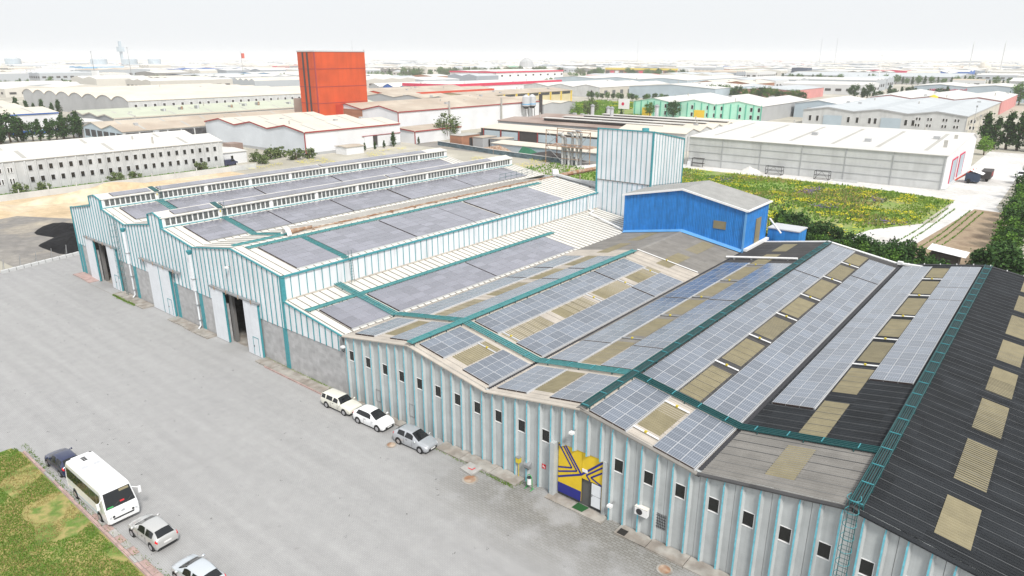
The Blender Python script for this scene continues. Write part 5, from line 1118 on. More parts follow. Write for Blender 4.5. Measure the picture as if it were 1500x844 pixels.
# white hall with dark red trim
T = hall('white_gabled_hall', 'white hall with dark red trim and three low gables right of the precast building', -270, -203.8, 138.3, 181, 7.9, 1.7, 3, 'w_pale', 'r_cream', 't_red', strips=4, wall2='w_white', base=.9)
slab(T, 'door_opening', -203.79, -203.7, 167.5, 169.6, .2, 4.4, 'w_dark'); slab(T, 'sliding_door', -203.7, -203.55, 163.5, 167.4, .2, 4.4, 'w_white'); slab(T, 'sliding_door', -203.7, -203.55, 169.8, 178, .2, 4.2, 'w_white'); slab(T, 'door_rail', -203.7, -203.45, 162.5, 181, 4.45, 4.65, 't_red')
T = hall('white_shed', 'small white flat shed in front of the white hall with dark red trim', -201, -195, 148.5, 156, 2.6, .2, 1, 'w_white', 'r_tan')
# grey hall with dark window bands
T = hall('grey_gabled_hall', 'grey hall with black mesh window bands behind the precast building', -306, -270.3, 107, 260, 6.2, 1.9, 2, 'w_bluegrey', 'r_tan', None, strips=9, wall2='w_conc')
for i in range(6): slab(T, 'window_band', -270.25, -270.1, 108+i*5.2, 112.6+i*5.2, 3.2, 5.7, 'w_mesh')
for i in range(6): slab(T, 'front_window', -304.5+i*5.8, -300.2+i*5.8, 106.9, 106.98, 2.8, 5.4, 'w_mesh')
T = hall('sawtooth_hall', 'grey fronted sawtooth hall with pale green roof and roof fans', -371, -322, 125, 268, 7.2, 1.3, 3, 'w_grey', 'r_green', 'r_cream', strips=8, wall2='w_conc')
for i in range(9):
    y = 150+i*11; F = thing('roof_fan', f'{("first","second","third","fourth","fifth","sixth","seventh","eighth","ninth")[i]} fan unit from the left on the pale green roof', 'roof fan', (-330-(i % 3)*6, y, 9)); g = MB(); x = -330-(i % 3)*6; g.box(x-1,x+1,y-.8,y+.8,7.8,9.4); part('fan_box', g, M['steel'], F); g = MB(); g.cyl(x+1.3,y,7.8,9.8,.45,8); part('cowl', g, M['rust' if i % 2 else 'alu'], F)
T = hall('wave_roof_hall', 'very long grey hall with eight rounded roof humps in the left background', -560, -398, 163, 290, 9.6, 2.4, 8, 'w_grey', 'r_cream', None, wall2='w_conc', skew='round'); wins(T, 'X', -397.9, [166+i*5.1 for i in range(24)], (5.2,), 1.4, 2.6, 'w_white', 'w_dark', t=.3)
hall('wide_cream_hall', 'wide cream roofed hall right behind the eight humped hall', -520, -400, 292, 345, 8.6, 1.2, 3, 'w_grey', 'r_cream')
T = hall('white_hall_blue_trim', 'white hall with blue trim and blue base band at the left edge', -420, -345, 60, 112, 9.3, 1.6, 2, 'w_white', 'r_cream', 'w_blue', strips=3)
slab(T, 'blue_band', -344.98, -344.85, 92, 112, 1.2, 2.6, 'w_blue')
T = hall('low_white_building', 'small white roofed building between blue trimmed hall and sawtooth hall', -345, -324, 112.5, 121, 6.2, .3, 1, 'w_grey', 'r_white')
T = hall('pink_and_cream_building', 'pink and cream building behind conifers at the far left', -470, -440, 88, 122, 8.5, 1.2, 1, 'w_pink', 'r_cream')
# orange tower
T = thing('orange_tower', 'tall orange red box tower with dark vertical strips rising over the white roofs', 'tower', (-269, 200, 0))
slab(T, 'tower_body', -275.4, -263, 187, 214.5, 0, 34.2, 'w_orange'); slab(T, 'roof_slab', -275.6, -262.8, 186.8, 214.7, 34.2, 34.7, 'r_grey')
for z in (12.5, 19.5, 27.0): slab(T, 'joint_band', -275.5, -262.9, 186.9, 214.6, z, z+.25, 't_red')
for x in (-271.8, -268.6): slab(T, 'dark_strip', x, x+1.1, 186.8, 186.95, 6, 34, 'w_dark')
slab(T, 'corner_strip', -263.3, -262.85, 186.85, 187.3, 6, 34, 't_red')
solo('dark_lean_to', MB().box(-286,-275.6,190,214,5,14), M['r_brown'], 'dark brown box lean to left of the orange tower', 'building')
solo('orange_annex', MB().box(-262.7,-258,196,202,7,12), M['w_bred'], 'low orange annex at the foot of the orange tower', 'annex')
# white long hall
T = hall('white_long_hall', 'long white hall with brown roof and dark red trim right of the orange tower', -268, -222, 196.6, 296, 10.4, 2.0, 2, 'w_white', 'r_tan', 't_red', strips=0, wall2='w_white')
slab(T, 'brick_gable', -262, -245, 196.4, 196.5, 6, 10.3, 'brick')
for y in (226, 262): slab(T, 'chimney_pipe', -221.6, -221, y, y+.6, 3, 13.5, 'r_strip')
slab(T, 'corner_pier', -222.2, -221.4, 293.5, 295.5, 0, 14, 'w_dark')
for k, y in enumerate((279, 284)):
    F = thing('filter_silo', ('left','right')[k]+' one of two blue grey filter silos on the white long hall wall', 'silo', (-219.5, y, 6)); g = MB(); g.tube([(-219.3,y,7.5),(-219.3,y,8.8)],[1.0,2.0],12); part('funnel', g, M['w_dark'], F); g = MB(); g.tube([(-219.3,y,8.8),(-219.3,y,13.2),(-219.3,y,14.3)],[1.9,1.9,.4],12); part('drum', g, M['alu'], F)
    g = MB(); g.tube([(-219.3,y,9.4),(-219.3,y,9.9)],[2.0,2.0],12); part('blue_ring', g, M['w_sky'], F)
    for q in (-1, 1): g = MB(); g.tube([(-218.2,y+q,0),(-218.6,y+q,7.6)],.15,5); part('leg', g, M['w_dark'], F)
T = hall('low_white_shed', 'low white shed with tan roof beside the round tree', -218, -200.9, 186, 212, 4.7, .6, 1, 'w_white', 'r_tan', 't_red')
# dark workshop rows
T = hall('open_front_workshop', 'long low workshop with red posts grey panels and a cream roof', -191.5, -118, 214, 226, 4.6, .9, 1, 'w_dark', 'r_cream', None, axis='X', skew=.98)
for i in range(8):
    x = -190+i*9.2; slab(T, 'red_post', x-.15, x+.2, 213.7, 213.95, 0, 4.5, 't_red')
    if i not in (2,): slab(T, 'grey_panel', x+.5, x+8.6, 213.75, 213.9, 1.0, 3.9, 'w_bluegrey')
T = hall('low_store_row', 'low store row with a pale roof in front of the red posted workshop', -165, -108, 190, 197, 2.6, .4, 1, 'w_bluegrey', 'r_cream', axis='X', skew=.98)
T = hall('flat_brown_factory', 'wide flat factory with brown roof and long white roof vents', -196, -137, 230, 276, 6.2, .8, 2, 'w_grey', 'r_brown', None, axis='X')
for i, y in enumerate((236, 246, 257, 268)):
    F = thing('roof_ventilator', f'{("nearest","second","third","farthest")[i]} long white ridge vent on the flat brown factory roof', 'roof vent', (-150, y, 7.2)); g = MB(); g.box(-176+i*3,-122+i*4,y,y+2,7.0,7.9); part('dark_side', g, M['w_dark'], F); g = MB(); g.box(-176.5+i*3,-121.5+i*4,y-.4,y+2.4,7.9,8.2); part('vent_cap', g, M['r_white'], F)
for i, (x, y, h) in enumerate(((-174,270,4),(-167,272,3.4),(-159,262,4),(-143,272,5))):
    F = thing('roof_stack', f'{("first","second","third","fourth")[i]} white roof stack from the left on the flat brown factory', 'chimney', (x, y, 7)); g = MB(); g.cyl(x,y,7,7+h,.8,10); part('stack_pipe', g, M['alu'], F); g = MB(); g.tube([(x,y,7+h),(x,y,7.3+h),(x,y,8+h)],[1.1,1.1,.2],10); part('cowl', g, M['steel'], F)
T = hall('cream_sawtooth_hall', 'cream hall with low vaulted skylight strips behind the white tower', -136, -109, 230, 286, 6.2, 1.4, 5, 'w_conc', 'r_cream', None, axis='X')
# junk in the back yard
def crate(name, label, x0, x1, y0, y1, z1, m, m2, cat):
    T = thing(name, label, cat, ((x0+x1)/2, (y0+y1)/2, 0)); slab(T, 'body', x0, x1, y0, y1, 0, z1, m); slab(T, 'roof', x0-.15, x1+.15, y0-.15, y1+.15, z1, z1+.15, m2); slab(T, 'door', x1+.01, x1+.06, (y0+y1)/2-.8, (y0+y1)/2+.8, 0, z1*.8, 'w_dark')
crate('container_shed', 'brick coloured container shed stacked with boards in the back yard', -184, -178, 188, 198, 4.3, 'brick', 'r_strip', 'shed')
crate('tin_shed', 'grey tin shed right of the brick coloured container', -177, -172, 193, 201, 3.6, 'w_grey', 'r_tan', 'shed')
crate('tin_shed', 'low grey lean-to beside the open front workshop', -171, -166, 196, 204, 3.2, 'steel', 'r_tan', 'shed')
TP = thing('tarpaulin_stack', 'dark green tarpaulin draped over a pile in the back yard', 'tarpaulin', (-146, 187, 0)); M['tarp'] = flat('tarp', (.02,.13,.07)); g = MB(); g.add([(-149,184,0),(-143,184,0),(-142,190,0),(-150,190,0),(-147.5,186,3.2),(-144.5,186.5,2.6)],[(0,1,5,4),(1,2,5),(2,3,4,5),(3,0,4)]); part('sheet', g, M['tarp'], TP)
def heap(name, label, x, y, rx, ry, h, m, seed, cat='heap', kind=None):
    from mathutils import noise, Vector
    mb = MB(); n = 18; r_ = 7; vs = []
    for i in range(r_+1):
        for j in range(n):
            t = 2*pi*j/n; f = i/r_; nn = noise.noise(Vector((cos(t)*1.5*f+seed, sin(t)*1.5*f, seed)))*.5+noise.noise(Vector((cos(t)*5*f+seed, sin(t)*5*f, seed)))*.25
            vs.append((x+cos(t)*rx*f*(1+.2*sin(3*t+seed)), y+sin(t)*ry*f*(1+.2*cos(2*t+seed)), max(0, h*(1-f**1.3)*(1+nn)) if i < r_ else -.05))
    mb.add(vs, [(i*n+j, i*n+(j+1) % n, (i+1)*n+(j+1) % n, (i+1)*n+j) for i in range(r_) for j in range(n)]); 
    if kind: return struct(name, mb, M[m], kind=kind, smooth=True)
    return solo(name, mb, M[m], label, cat, smooth=False)
heap('scrap_heap', 'rusty brown scrap heap before the low store row', -160, 187, 9, 3, 2.4, 'rust', 3); heap('scrap_heap', 'long dark scrap heap along the low store row', -134, 186, 13, 3, 2.2, 'w_dark', 5); heap('scrap_heap', 'dark scrap pile behind the white low shed', -197, 222, 10, 5, 1.8, 'w_dark', 8)
heap('rubble_heap', 'pale rubble heap right of the pipe scaffold', -113, 178, 7, 3, 1.2, 'gravel', 9)
heap('coal_heap', 'black coal heap behind the left end of the metal hall', -136, 52, 12, 9, 2.9, 'coal', 2); heap('coal_heap', 'lower dark coal heap under grey sheeting near the kerb fence', -136.5, 43, 9, 6, 2.3, 'coal', 6); heap('coal_heap', 'long flat coal heap at the far side of the dirt yard', -149, 46, 8, 5, 1.5, 'coal', 11)
heap('sand_heap', 'long sand mound along the precast wall in the dirt yard', -183, 66, 5, 17, 2.6, 'sand', 4); heap('sand_heap', 'wide sand mound at the left edge of the dirt yard', -181, 38, 7, 12, 2.2, 'sand', 7); heap('gravel_heap', 'small white gravel heap before the long grey warehouse', -74, 200.5, 3.2, 2.2, 1.7, 'r_white', 1)
# low kerb wall and fence posts at the coal yard
T = thing('kerb_wall', 'low broken concrete wall with leaning posts between coal heap and road', 'wall', (-128, 34, 0))
for i in range(12): t = i/12; x, y = -126.3-3.0*t, 28.6+13.2*t; g = MB(); g.add([(x-.25,y,0),(x+.25,y,0),(x+.05,y+1.0,0),(x-.45,y+1.0,0),(x-.25,y,.45),(x+.25,y,.45),(x+.05,y+1.0,.5),(x-.45,y+1.0,.5)],[(4,5,6,7),(0,1,5,4),(1,2,6,5),(2,3,7,6),(3,0,4,7)]); part('wall_block', g, M['w_conc'], T)
for i in range(6): t = i/5; x, y = -127.0-2.6*t, 29.2+12*t; g = MB(); g.tube([(x,y,0),(x-.1,y+.2,2.0)],.05,5); g.tube([(x-.1,y+.2,1.9),(x-1.2,y+.1,0)],.03,4); part('fence_post', g, M['steel'], T)
# teal walls round the sunken plot
for i, (p, q, lb) in enumerate((((-191,188.4),(-158,182.5),'left stretch of the low blue grey curved wall behind the monitors'),((-157.6,182.4),(-121,178.6),'right stretch of the low blue grey curved wall before the pipe scaffold'))):
    g = MB(); n = 8
    T = thing('retaining_wall', lb, 'wall', (p[0], p[1], 0))
    for k in range(n):
        a = (p[0]+(q[0]-p[0])*k/n, p[1]+(q[1]-p[1])*k/n); b = (p[0]+(q[0]-p[0])*(k+.97)/n, p[1]+(q[1]-p[1])*(k+.97)/n); g = MB()
        g.add([(a[0],a[1],0),(b[0],b[1],0),(b[0],b[1]+.3,0),(a[0],a[1]+.3,0),(a[0],a[1],1.5),(b[0],b[1],1.5),(b[0],b[1]+.3,1.5),(a[0],a[1]+.3,1.5)],[(4,5,6,7),(0,1,5,4),(1,2,6,5),(2,3,7,6),(3,0,4,7)]); part('wall_panel', g, M['w_slate'], T)
        g = MB(); g.add([(a[0],a[1]-.1,1.5),(b[0],b[1]-.1,1.5),(b[0],b[1]+.4,1.5),(a[0],a[1]+.4,1.5),(a[0],a[1]-.1,1.62),(b[0],b[1]-.1,1.62),(b[0],b[1]+.4,1.62),(a[0],a[1]+.4,1.62)],[(4,5,6,7),(0,1,5,4),(1,2,6,5)]); part('coping', g, M['w_conc'], T)
# pipe scaffold and conveyor behind the halls
T = thing('pipe_scaffold', 'steel scaffold with a bundle of bent grey pipes behind the metal hall', 'pipe scaffold', (-123, 178, 0))
for x in (-131,-114.5):
    for y in (177, 183): g = MB(); g.tube([(x,y,0),(x,y,10.6)],.13,5); part('post', g, M['rust'], T)
for z in (5.6, 10.4):
    for y in (177, 183): g = MB(); g.tube([(-131,y,z),(-114.5,y,z)],.12,5); part('beam', g, M['rust'], T)
for a, b in (((-131,177,5.6),(-124,177,10.4)),((-131,177,5.6),(-124,177,.5)),((-114.5,177,10.4),(-119,177,5.6)),((-114.5,177,5.6),(-119,177,.5)),((-131,177,10.4),(-126,177,5.6))): g = MB(); g.tube([a,b],.09,5); part('brace', g, M['steel'], T)
g = MB(); g.box(-131,-114.5,176.6,183,5.6,5.75); part('platform', g, M['rust'], T)
for i, x in enumerate((-125.2,-124.2,-122.8,-121.6,-119.9,-118.5)):
    h = (9.4,8.6,5.4,9.8,10.3,10.6)[i]; g = MB(); g.tube([(x,178,0),(x,178,h-.8),(x-.25,178,h-.2),(x-.9,178,h),(x-1.9,178.2,h)],.46,7); part('grey_pipe', g, M['steel' if i % 2 else 'w_conc'], T)
for i in range(4): g = MB(); z = 2+i*2.2; g.tube([(-125.4,177.5,z),(-118.2,177.5,z)],.08,4); part('tie_bar', g, M['rust'], T)
T = thing('conveyor_frame', 'rusty conveyor trough and white duct leading to the white tower', 'conveyor', (-75, 105, 10))
g = MB(); g.tube([(-73.0,102,11.6),(-61.6,99.5,10.9)],.4,8); part('white_duct', g, M['w_conc'], T); g = MB(); g.tube([(-73.6,101.6,11.9),(-72.9,102.3,11.9)],[.8,.7],10); part('arched_end', g, M['whitep'], T)
g = MB(); g.tube([(-73,103,11.4),(-70,118,12.0),(-76,130,8)],.4,6); part('rusty_trough', g, M['rust'], T)
for x, y in ((-72,101),(-68,101.5),(-65.5,100.8),(-71,106)): g = MB(); g.tube([(x,y,0),(x+.5,y,11.4)],.13,5); part('leg', g, M['rust'], T)
for x in (-69,-66.5,-64): g = MB(); g.tube([(x,101,6),(x+1.8,101,11)],.1,5); part('brace', g, M['steel'], T)
# warehouse right
T = hall('long_grey_warehouse', 'long grey panel warehouse with white roof beside the gravel road', -94.5, -25.3, 202.6, 256, 8.6, 2.0, 1, 'w_conc', 'r_white', None, axis='X', strips=6, wall2='w_conc', skew=.82)
for o in [o for o in T.children if o.name.startswith('gable_wall')]: o.data.materials[0] = M['w_white']
for i in range(7): slab(T, 'panel_joint', -25.6-i*11.6-.1, -25.6-i*11.6+.1, 202.45, 202.6, 0, 8.6, 'w_grey')
for z in (2.1, 4.2, 6.3): slab(T, 'panel_ledge', -94.5, -25.4, 202.5, 202.6, z, z+.14, 'w_grey')
for ya, yb in ((213,221),(226,234)):
    slab(T, 'red_door_frame', -25.29, -25.1, ya-.4, ya, 0, 6.6, 't_crim'); slab(T, 'red_door_frame', -25.29, -25.1, yb, yb+.4, 0, 6.6, 't_crim'); slab(T, 'door_lintel', -25.29, -25.1, ya, yb, 6.3, 6.6, 't_crim'); slab(T, 'sliding_door', -25.29, -25.15, ya, yb, 0, 6.2, 'w_bluegrey')
slab(T, 'base_ledge', -25.3, -24.4, 203, 252, 0, .3, 'w_conc')
for i, y in enumerate((215,232,250)): slab(T, 'roof_fan_stub', -28.3, -27.4, y, y+.3, 8.7, 11.2, 'r_strip')
for i, (x, w_) in enumerate(((-69,4.5),(-55.5,3.8))):
    F = thing('steel_cage', ('larger','smaller')[i]+' dark steel crate cage standing against the long grey warehouse', 'crate', (x, 200.6, 0)); g = MB()
    for a in (x, x+w_):
        for y in (199.6, 201.4): g.tube([(a,y,0),(a,y,2.3)],.07,4)
    part('post', g, M['dkgrey'], F)
    for z in (.1, 1.2, 2.3): g = MB(); g.tube([(x,199.6,z),(x+w_,199.6,z),(x+w_,201.4,z),(x,201.4,z),(x,199.6,z)],.06,4); part('rail', g, M['dkgrey'], F)
    g = MB(); g.tube([(x,199.6,.1),(x+w_/2,199.6,2.3),(x+w_,199.6,.1)],.05,4); part('brace', g, M['dkgrey'], F)
F = thing('planks_pile', 'low pile of pale planks on the ground before the long grey warehouse', 'pile', (-49, 200.8, 0))
for i in range(4): slab(F, 'plank', -51+i*.2, -44.5, 200.2+i*.35, 200.5+i*.35, .05+i*.08, .16+i*.08, 'w_conc')
F = thing('loading_rack', 'small dark rack with a white tank against the grey warehouse near the tower', 'rack', (-91.5, 200.5, 0)); slab(F, 'white_tank', -93.6, -92.4, 200.2, 201.3, 0, 1.4, 'w_white')
for x in (-92,-88.5): slab(F, 'post', x, x+.15, 200, 200.2, 0, 2.6, 'w_dark')
for z in (1.0, 2.5): slab(F, 'shelf', -92, -88.4, 200, 201.4, z, z+.12, 'w_dark')
T = thing('seed_machine', 'red and dark green farm machine parked at the warehouse end wall', 'farm machine', (-20.5, 224, 0)); slab(T, 'hopper_box', -22.4, -19.2, 219, 222.5, .5, 2.6, 'w_navyg'); g = MB(); g.tube([(-24.6,219.5,.4),(-21,221,3.6)],.2,5); g.tube([(-24.6,222,.4),(-20.5,223,3.4)],.2,5); part('red_arm', g, M['w_bred'], T)
g = MB(); g.quad((-21.5,219,3.4),(-18.6,219.5,2.4),(-18.4,223,2.5),(-21.2,222.5,3.6)); part('white_lid', g, M['whitep'], T); slab(T, 'engine', -19.6, -17.2, 224, 231, .8, 2.8, 'w_dark'); slab(T, 'red_panel', -19, -17.1, 226, 229, 1.4, 2.4, 't_red')
for x, y in ((-21.5,218.8),(-18,225),(-18,230)): g = MB(); g.tube([(x-.3,y,.6),(x+.3,y,.6)],.6,12); part('wheel', g, M['rubber'], T)
# green-white and grey halls
T = hall('mint_green_hall', 'mint green ribbed hall with amber doors and small windows in the middle distance', -206, -131, 363, 440, 7.8, 2.2, 3, 'w_mint', 'r_white', None, wall2='w_grey')
for i in range(19): x = -205+i*4.1; slab(T, 'green_rib', x-.3, x+.3, 362.8, 363, 0, 8.4, 'w_mintd')
wins(T, 'Y', 362.95, [-186,-181,-177,-170,-161,-157,-153,-143,-137,-133], (1.2, 5.0), 1.2, 2.0, 'whitep', 'glass')
for x in (-200,-168): slab(T, 'amber_door', x, x+6, 362.7, 362.9, 0, 4.6, 'w_yel')
T = hall('blue_grey_shed', 'blue grey shed with white roof right of the mint green hall', -129, -104, 408, 470, 7.5, 2.0, 1, 'w_bluegrey', 'r_white'); slab(T, 'door_panel', -122, -114, 407.8, 408, 0, 5.6, 'w_grey')
T = hall('big_grey_hall', 'big pale grey three gabled hall with blue doors and paired windows', -112, -41.6, 369, 500, 7.0, 1.6, 3, 'w_conc', 'r_grey', 'w_grey', strips=0, wall2='w_beige')
for x in (-102,-76): slab(T, 'blue_door', x, x+8.5, 368.7, 368.9, 0, 4.8, 'w_bluegrey')
wins(T, 'Y', 368.95, [-109,-105.5,-91,-87,-81.5,-79,-66,-63], (1.8,), 1.2, 2.6); wins(T, 'Y', 368.95, [-61.5+i*1.2+(i//2)*2.2+(i//4)*1.5 for i in range(12)], (1.6,4.4), .7, 1.3)
wins(T, 'X', -41.5, [376+i*6 for i in range(12)], (2.6,), 1.4, 2.2, 'w_beige', 'glass2')
T = hall('pink_end_hall', 'white roofed hall with pink end wall behind the big grey hall', -112, -41, 502, 600, 7.6, 1.8, 3, 'w_pink', 'r_white')
solo('orange_dome', MB().tube([(-76,500.8,8),(-76,500.8,9.3),(-76,500.8,10.2)],[2.6,2.2,.3],12), M['w_yel'], 'small orange dome peeping over the big grey hall roof', 'dome')
T = hall('sign_hall', 'pale blue hall with a crimson company name on its wall', -112, 30, 640, 700, 10.4, 1.6, 4, 'w_sky' if False else 'w_bluegrey', 'r_white')
def text(s, x, y, z, size, m, label, name='wall_lettering', rz=0, ext=.1, T=None):
    cu = bpy.data.curves.new(name, 'FONT'); cu.body = s; cu.size = size; cu.extrude = ext; o = bpy.data.objects.new(name, cu); C.objects.link(o)
    bpy.context.view_layer.update(); me = bpy.data.meshes.new_from_object(o.evaluated_get(bpy.context.evaluated_depsgraph_get())); bpy.data.objects.remove(o)
    me.materials.clear(); me.materials.append(M[m]); o = bpy.data.objects.new(name, me); C.objects.link(o)
    g = ORG.get(T.name, (0,0,0)); o.location = (x-g[0], y-g[1], z-g[2]); o.rotation_euler = (pi/2, 0, rz); o.parent = T; return o
text('MPE TEKNOLOJ\u0130', -101, 639.8, 6.3, 3.4, 't_crim', '', T=T)
# cream hall with yellow end
T = hall('cream_yellow_hall', 'tan roofed hall with pale yellow bayed wall left of the weedy field', -340, -302, 330, 440, 8.6, 1.6, 1, 'w_yellowish', 'r_tan', None, wall2='w_yellowish')
for i in range(9): slab(T, 'orange_post', -301.95, -301.6, 334+i*13, 335+i*13, 0, 8.6, 'w_yel')
for i in range(8): slab(T, 'window_band', -301.97, -301.8, 336+i*13, 346+i*13, 6.6, 8.2, 'w_mesh')
T = hall('beige_hall', 'beige hall with small windows beyond the weedy field', -402, -321, 508, 632, 7.8, 2.2, 3, 'w_conc', 'r_white', None, wall2='w_beige'); wins(T, 'Y', 507.9, (-395,-380,-352,-330), (1.4,), 2.0, 4.0); slab(T, 'dark_gate', -366, -357, 507.7, 507.9, 0, 5.5, 'w_dark'); wins(T, 'X', -320.9, [515+i*13 for i in range(9)], (1.8,), 5, 3.4, 'w_beige', 'glass2')
T = hall('red_fronted_hall', 'hall with bright red gable front right of the orange tower', -420, -362, 313, 420, 8.5, 2.0, 2, 'w_bred', 'r_tan', None, wall2='w_grey'); slab(T, 'red_fascia', -361.9, -361.6, 330, 420, 7.4, 9.0, 'w_bred')
T = hall('crimson_trim_hall', 'low white hall with crimson fascia band in the middle distance', -515, -454, 464, 640, 7.2, 1.4, 3, 'w_white', 'r_white', None); slab(T, 'crimson_fascia', -453.9, -453.4, 464, 640, 6.0, 8.6, 't_crim'); slab(T, 'crimson_fascia', -515, -453.4, 463.2, 463.8, 6.0, 8.6, 't_crim')
T = hall('crimson_trim_building', 'tall white building with thin crimson band and small windows farther back', -740, -650, 760, 920, 12, 2, 2, 'w_white', 'r_white', None); slab(T, 'crimson_band', -740, -649.5, 759, 759.8, 11, 13, 't_crim'); slab(T, 'crimson_band', -649.8, -649.2, 760, 920, 11, 13, 't_crim'); wins(T, 'X', -649.9, [770+i*18 for i in range(9)], (6,), 4, 2.2); wins(T, 'Y', 759.9, [-735+i*14 for i in range(6)], (6,), 4, 2.2)
for i, (x, m, lb) in enumerate(((-560,'w_grey','grey gable shed left of the blue gables'),(-545,'w_blue','deep blue gabled shed front before the crimson trimmed hall'),(-525,'w_sky','sky blue gabled shed front beside the deep blue one'))): hall('gabled_shed', lb, x-1, x+15, 460+i*5, 560, 4.4, 3, 1, m, 'r_white')
T = hall('tan_vault_hall', 'tan roofed row of low humps behind the white long hall', -395, -262, 300, 328, 8.0, 1.8, 5, 'w_grey', 'r_tan')
hall('striped_roof_hall', 'hall with white and tan roof stripes beyond the white long hall', -300, -224, 300, 330, 8.2, .8, 2, 'w_grey', 'r_cream', axis='X', strips=4)
T = hall('blue_canopy_building', 'dark slate building with blue facade beyond the tree row on the left', -1010, -900, 470, 560, 9, 1, 2, 'w_navyg', 'r_grey'); 
T = hall('sky_blue_building', 'sky blue long building beyond the tree row on the left', -1000, -900, 570, 690, 9, 2, 2, 'w_sky', 'r_white'); 
T = hall('pink_low_building', 'low pink walled building beyond the mint green hall', -262, -180, 560, 640, 7.5, 1.6, 2, 'w_pink', 'r_grey')
T = hall('glass_office', 'dark blue glazed office block with white wings in the distance', -408, -382, 1250, 1275, 15, .5, 1, 'w_navyg', 'r_white'); hall('white_wing', 'white windowless wing left of the dark glazed office', -455, -409, 1250, 1300, 10, 1, 1, 'w_white', 'r_white'); hall('white_wing', 'white windowless wing right of the dark glazed office', -381, -330, 1250, 1300, 10, 1, 1, 'w_white', 'r_white')
T = hall('yellow_band_hall', 'long distant retail hall with bright yellow fascia', -800, -640, 1285, 1350, 9, 1, 2, 'brick', 'r_white'); slab(T, 'yellow_fascia', -800, -640, 1284, 1284.6, 7.5, 11, 'w_ywall'); slab(T, 'yellow_fascia', -639.8, -639, 1285, 1350, 7.5, 11, 'w_ywall')
for i in range(14): slab(T, 'shop_front', -798+i*11.2, -790+i*11.2, 1283.8, 1284.2, 0, 5.5, ('w_dark','t_crim','w_white')[i % 3])
hall('grey_long_hall', 'long grey walled hall in front of the yellow fascia hall', -500, -330, 690, 860, 9, 2, 3, 'w_bluegrey', 'r_white'); hall('brown_gabled_hall', 'hall with two brown gables behind the beige hall', -310, -250, 660, 720, 8, 2.4, 2, 'brick', 'r_cream'); hall('pale_blue_front_hall', 'pale blue fronted white hall behind the mint green hall', -300, -225, 520, 600, 9, 2.4, 1, 'w_bluegrey', 'r_white')
hall('deep_blue_gable_hall', 'hall with a deep blue gable front on the right in the distance', -192, -166, 1185, 1260, 10, 3.5, 1, 'w_blue', 'r_white'); hall('dark_grey_wide_roof', 'very wide grey roofed hall in the right distance', -340, -130, 1000, 1150, 9, 3, 1, 'w_grey', 'r_grey', axis='X'); hall('long_white_grey_hall', 'long white roofed grey hall at the right edge', -60, 60, 760, 830, 12, 2, 1, 'w_grey', 'r_white', axis='X')
T = hall('window_row_hall', 'long pale hall with a row of small dark windows at the right edge', -70, 90, 960, 1080, 12, 2.5, 2, 'w_conc', 'r_white'); wins(T, 'Y', 959.9, [-60+i*11 for i in range(13)], (5,), 3, 3)
# signs, poles, flag
T = thing('billboard', 'white billboard on a post beside the mint green hall', 'billboard', (-206, 352, 0)); slab(T, 'board', -209.5, -202.5, 352, 352.3, 4, 9.5, 'whitep'); slab(T, 'post', -206.2, -205.8, 352.3, 352.6, 0, 4, 'steel'); g = MB(); g.tube([(-206.6,351.9,6.8),(-206.6,351.95,6.8)],.9,12); part('pink_logo', g, M['t_crim'], T)
T = thing('billboard', 'small white roadside billboard in the tree row on the left', 'billboard', (-850, 318, 0)); slab(T, 'board', -856, -838, 318, 318.6, 11, 18, 'whitep'); slab(T, 'post', -848, -846, 318.6, 319.4, 0, 11, 'steel')
def mast(x, y, h, r, label, m='steel', top=None):
    T = thing('mast', label, 'mast', (x, y, 0)); g = MB(); g.tube([(x,y,0),(x,y,h)],[r,r*.4],6); part('pole', g, M[m], T); g = MB(); g.box(x-r*2,x+r*2,y-r,y+r,h-.6,h); part('head', g, M[m], T); return T
mast(-29, 276, 17, .12, 'tall thin lamp post rising before the white warehouse end'); mast(-26, 262, 15, .1, 'slim pole by the gravel road right of the warehouse')
mast(-196, 905, 34, .7, 'tall white mast right of the dark glazed office', 'whitep'); mast(-880, 330, 38, .35, 'thin dark lattice mast above the tree row', 'w_dark'); mast(-1000, 420, 44, .5, 'pale thin mast left of the flag pole'); mast(-1900, 1500, 80, .7, 'thin mast on the horizon right of the orange tower'); mast(-1300, 2300, 85, .7, 'thin mast on the horizon near the middle of the photo'); mast(-700, 2400, 85, .7, 'left of two close masts on the horizon'); mast(-640, 2350, 85, .7, 'right of two close masts on the horizon')
T = mast(-1100, 640, 40, .5, 'flag pole with a red flag beyond the left tree row'); g = MB(); g.box(-1099.5,-1095,640,643,30,38); part('red_flag', g, M['w_bred'], T)
mast(-2150, 1750, 58, 3.2, 'round control tower on the horizon right of the orange tower')
def silo(x, y, r, h, label, cap=True):
    T = thing('grain_silo', label, 'silo', (x, y, 0)); g = MB(); g.cyl(x,y,0,h,r,20); part('drum', g, M['w_bluegrey'], T); g = MB(); g.tube([(x,y,h),(x,y,h+r*.45)],[r,r*.1],20); part('conical_roof', g, M['r_grey'], T)
silo(-2430, 700, 20, 28, 'leftmost pale blue silo on the hazy horizon'); silo(-2300, 880, 22, 26, 'middle left silo of the hazy silo group'); silo(-2260, 950, 22, 26, 'middle right silo of the hazy silo group'); silo(-2230, 1010, 18, 26, 'rightmost low silo of the hazy silo group')
T = thing('grain_elevator', 'tall narrow grain elevator tower among the hazy silos', 'tower', (-2320, 960, 0)); slab(T, 'shaft', -2331, -2323, 955, 961, 0, 78, 'w_bluegrey'); slab(T, 'head_house', -2336, -2318, 950, 966, 48, 62, 'w_bluegrey')
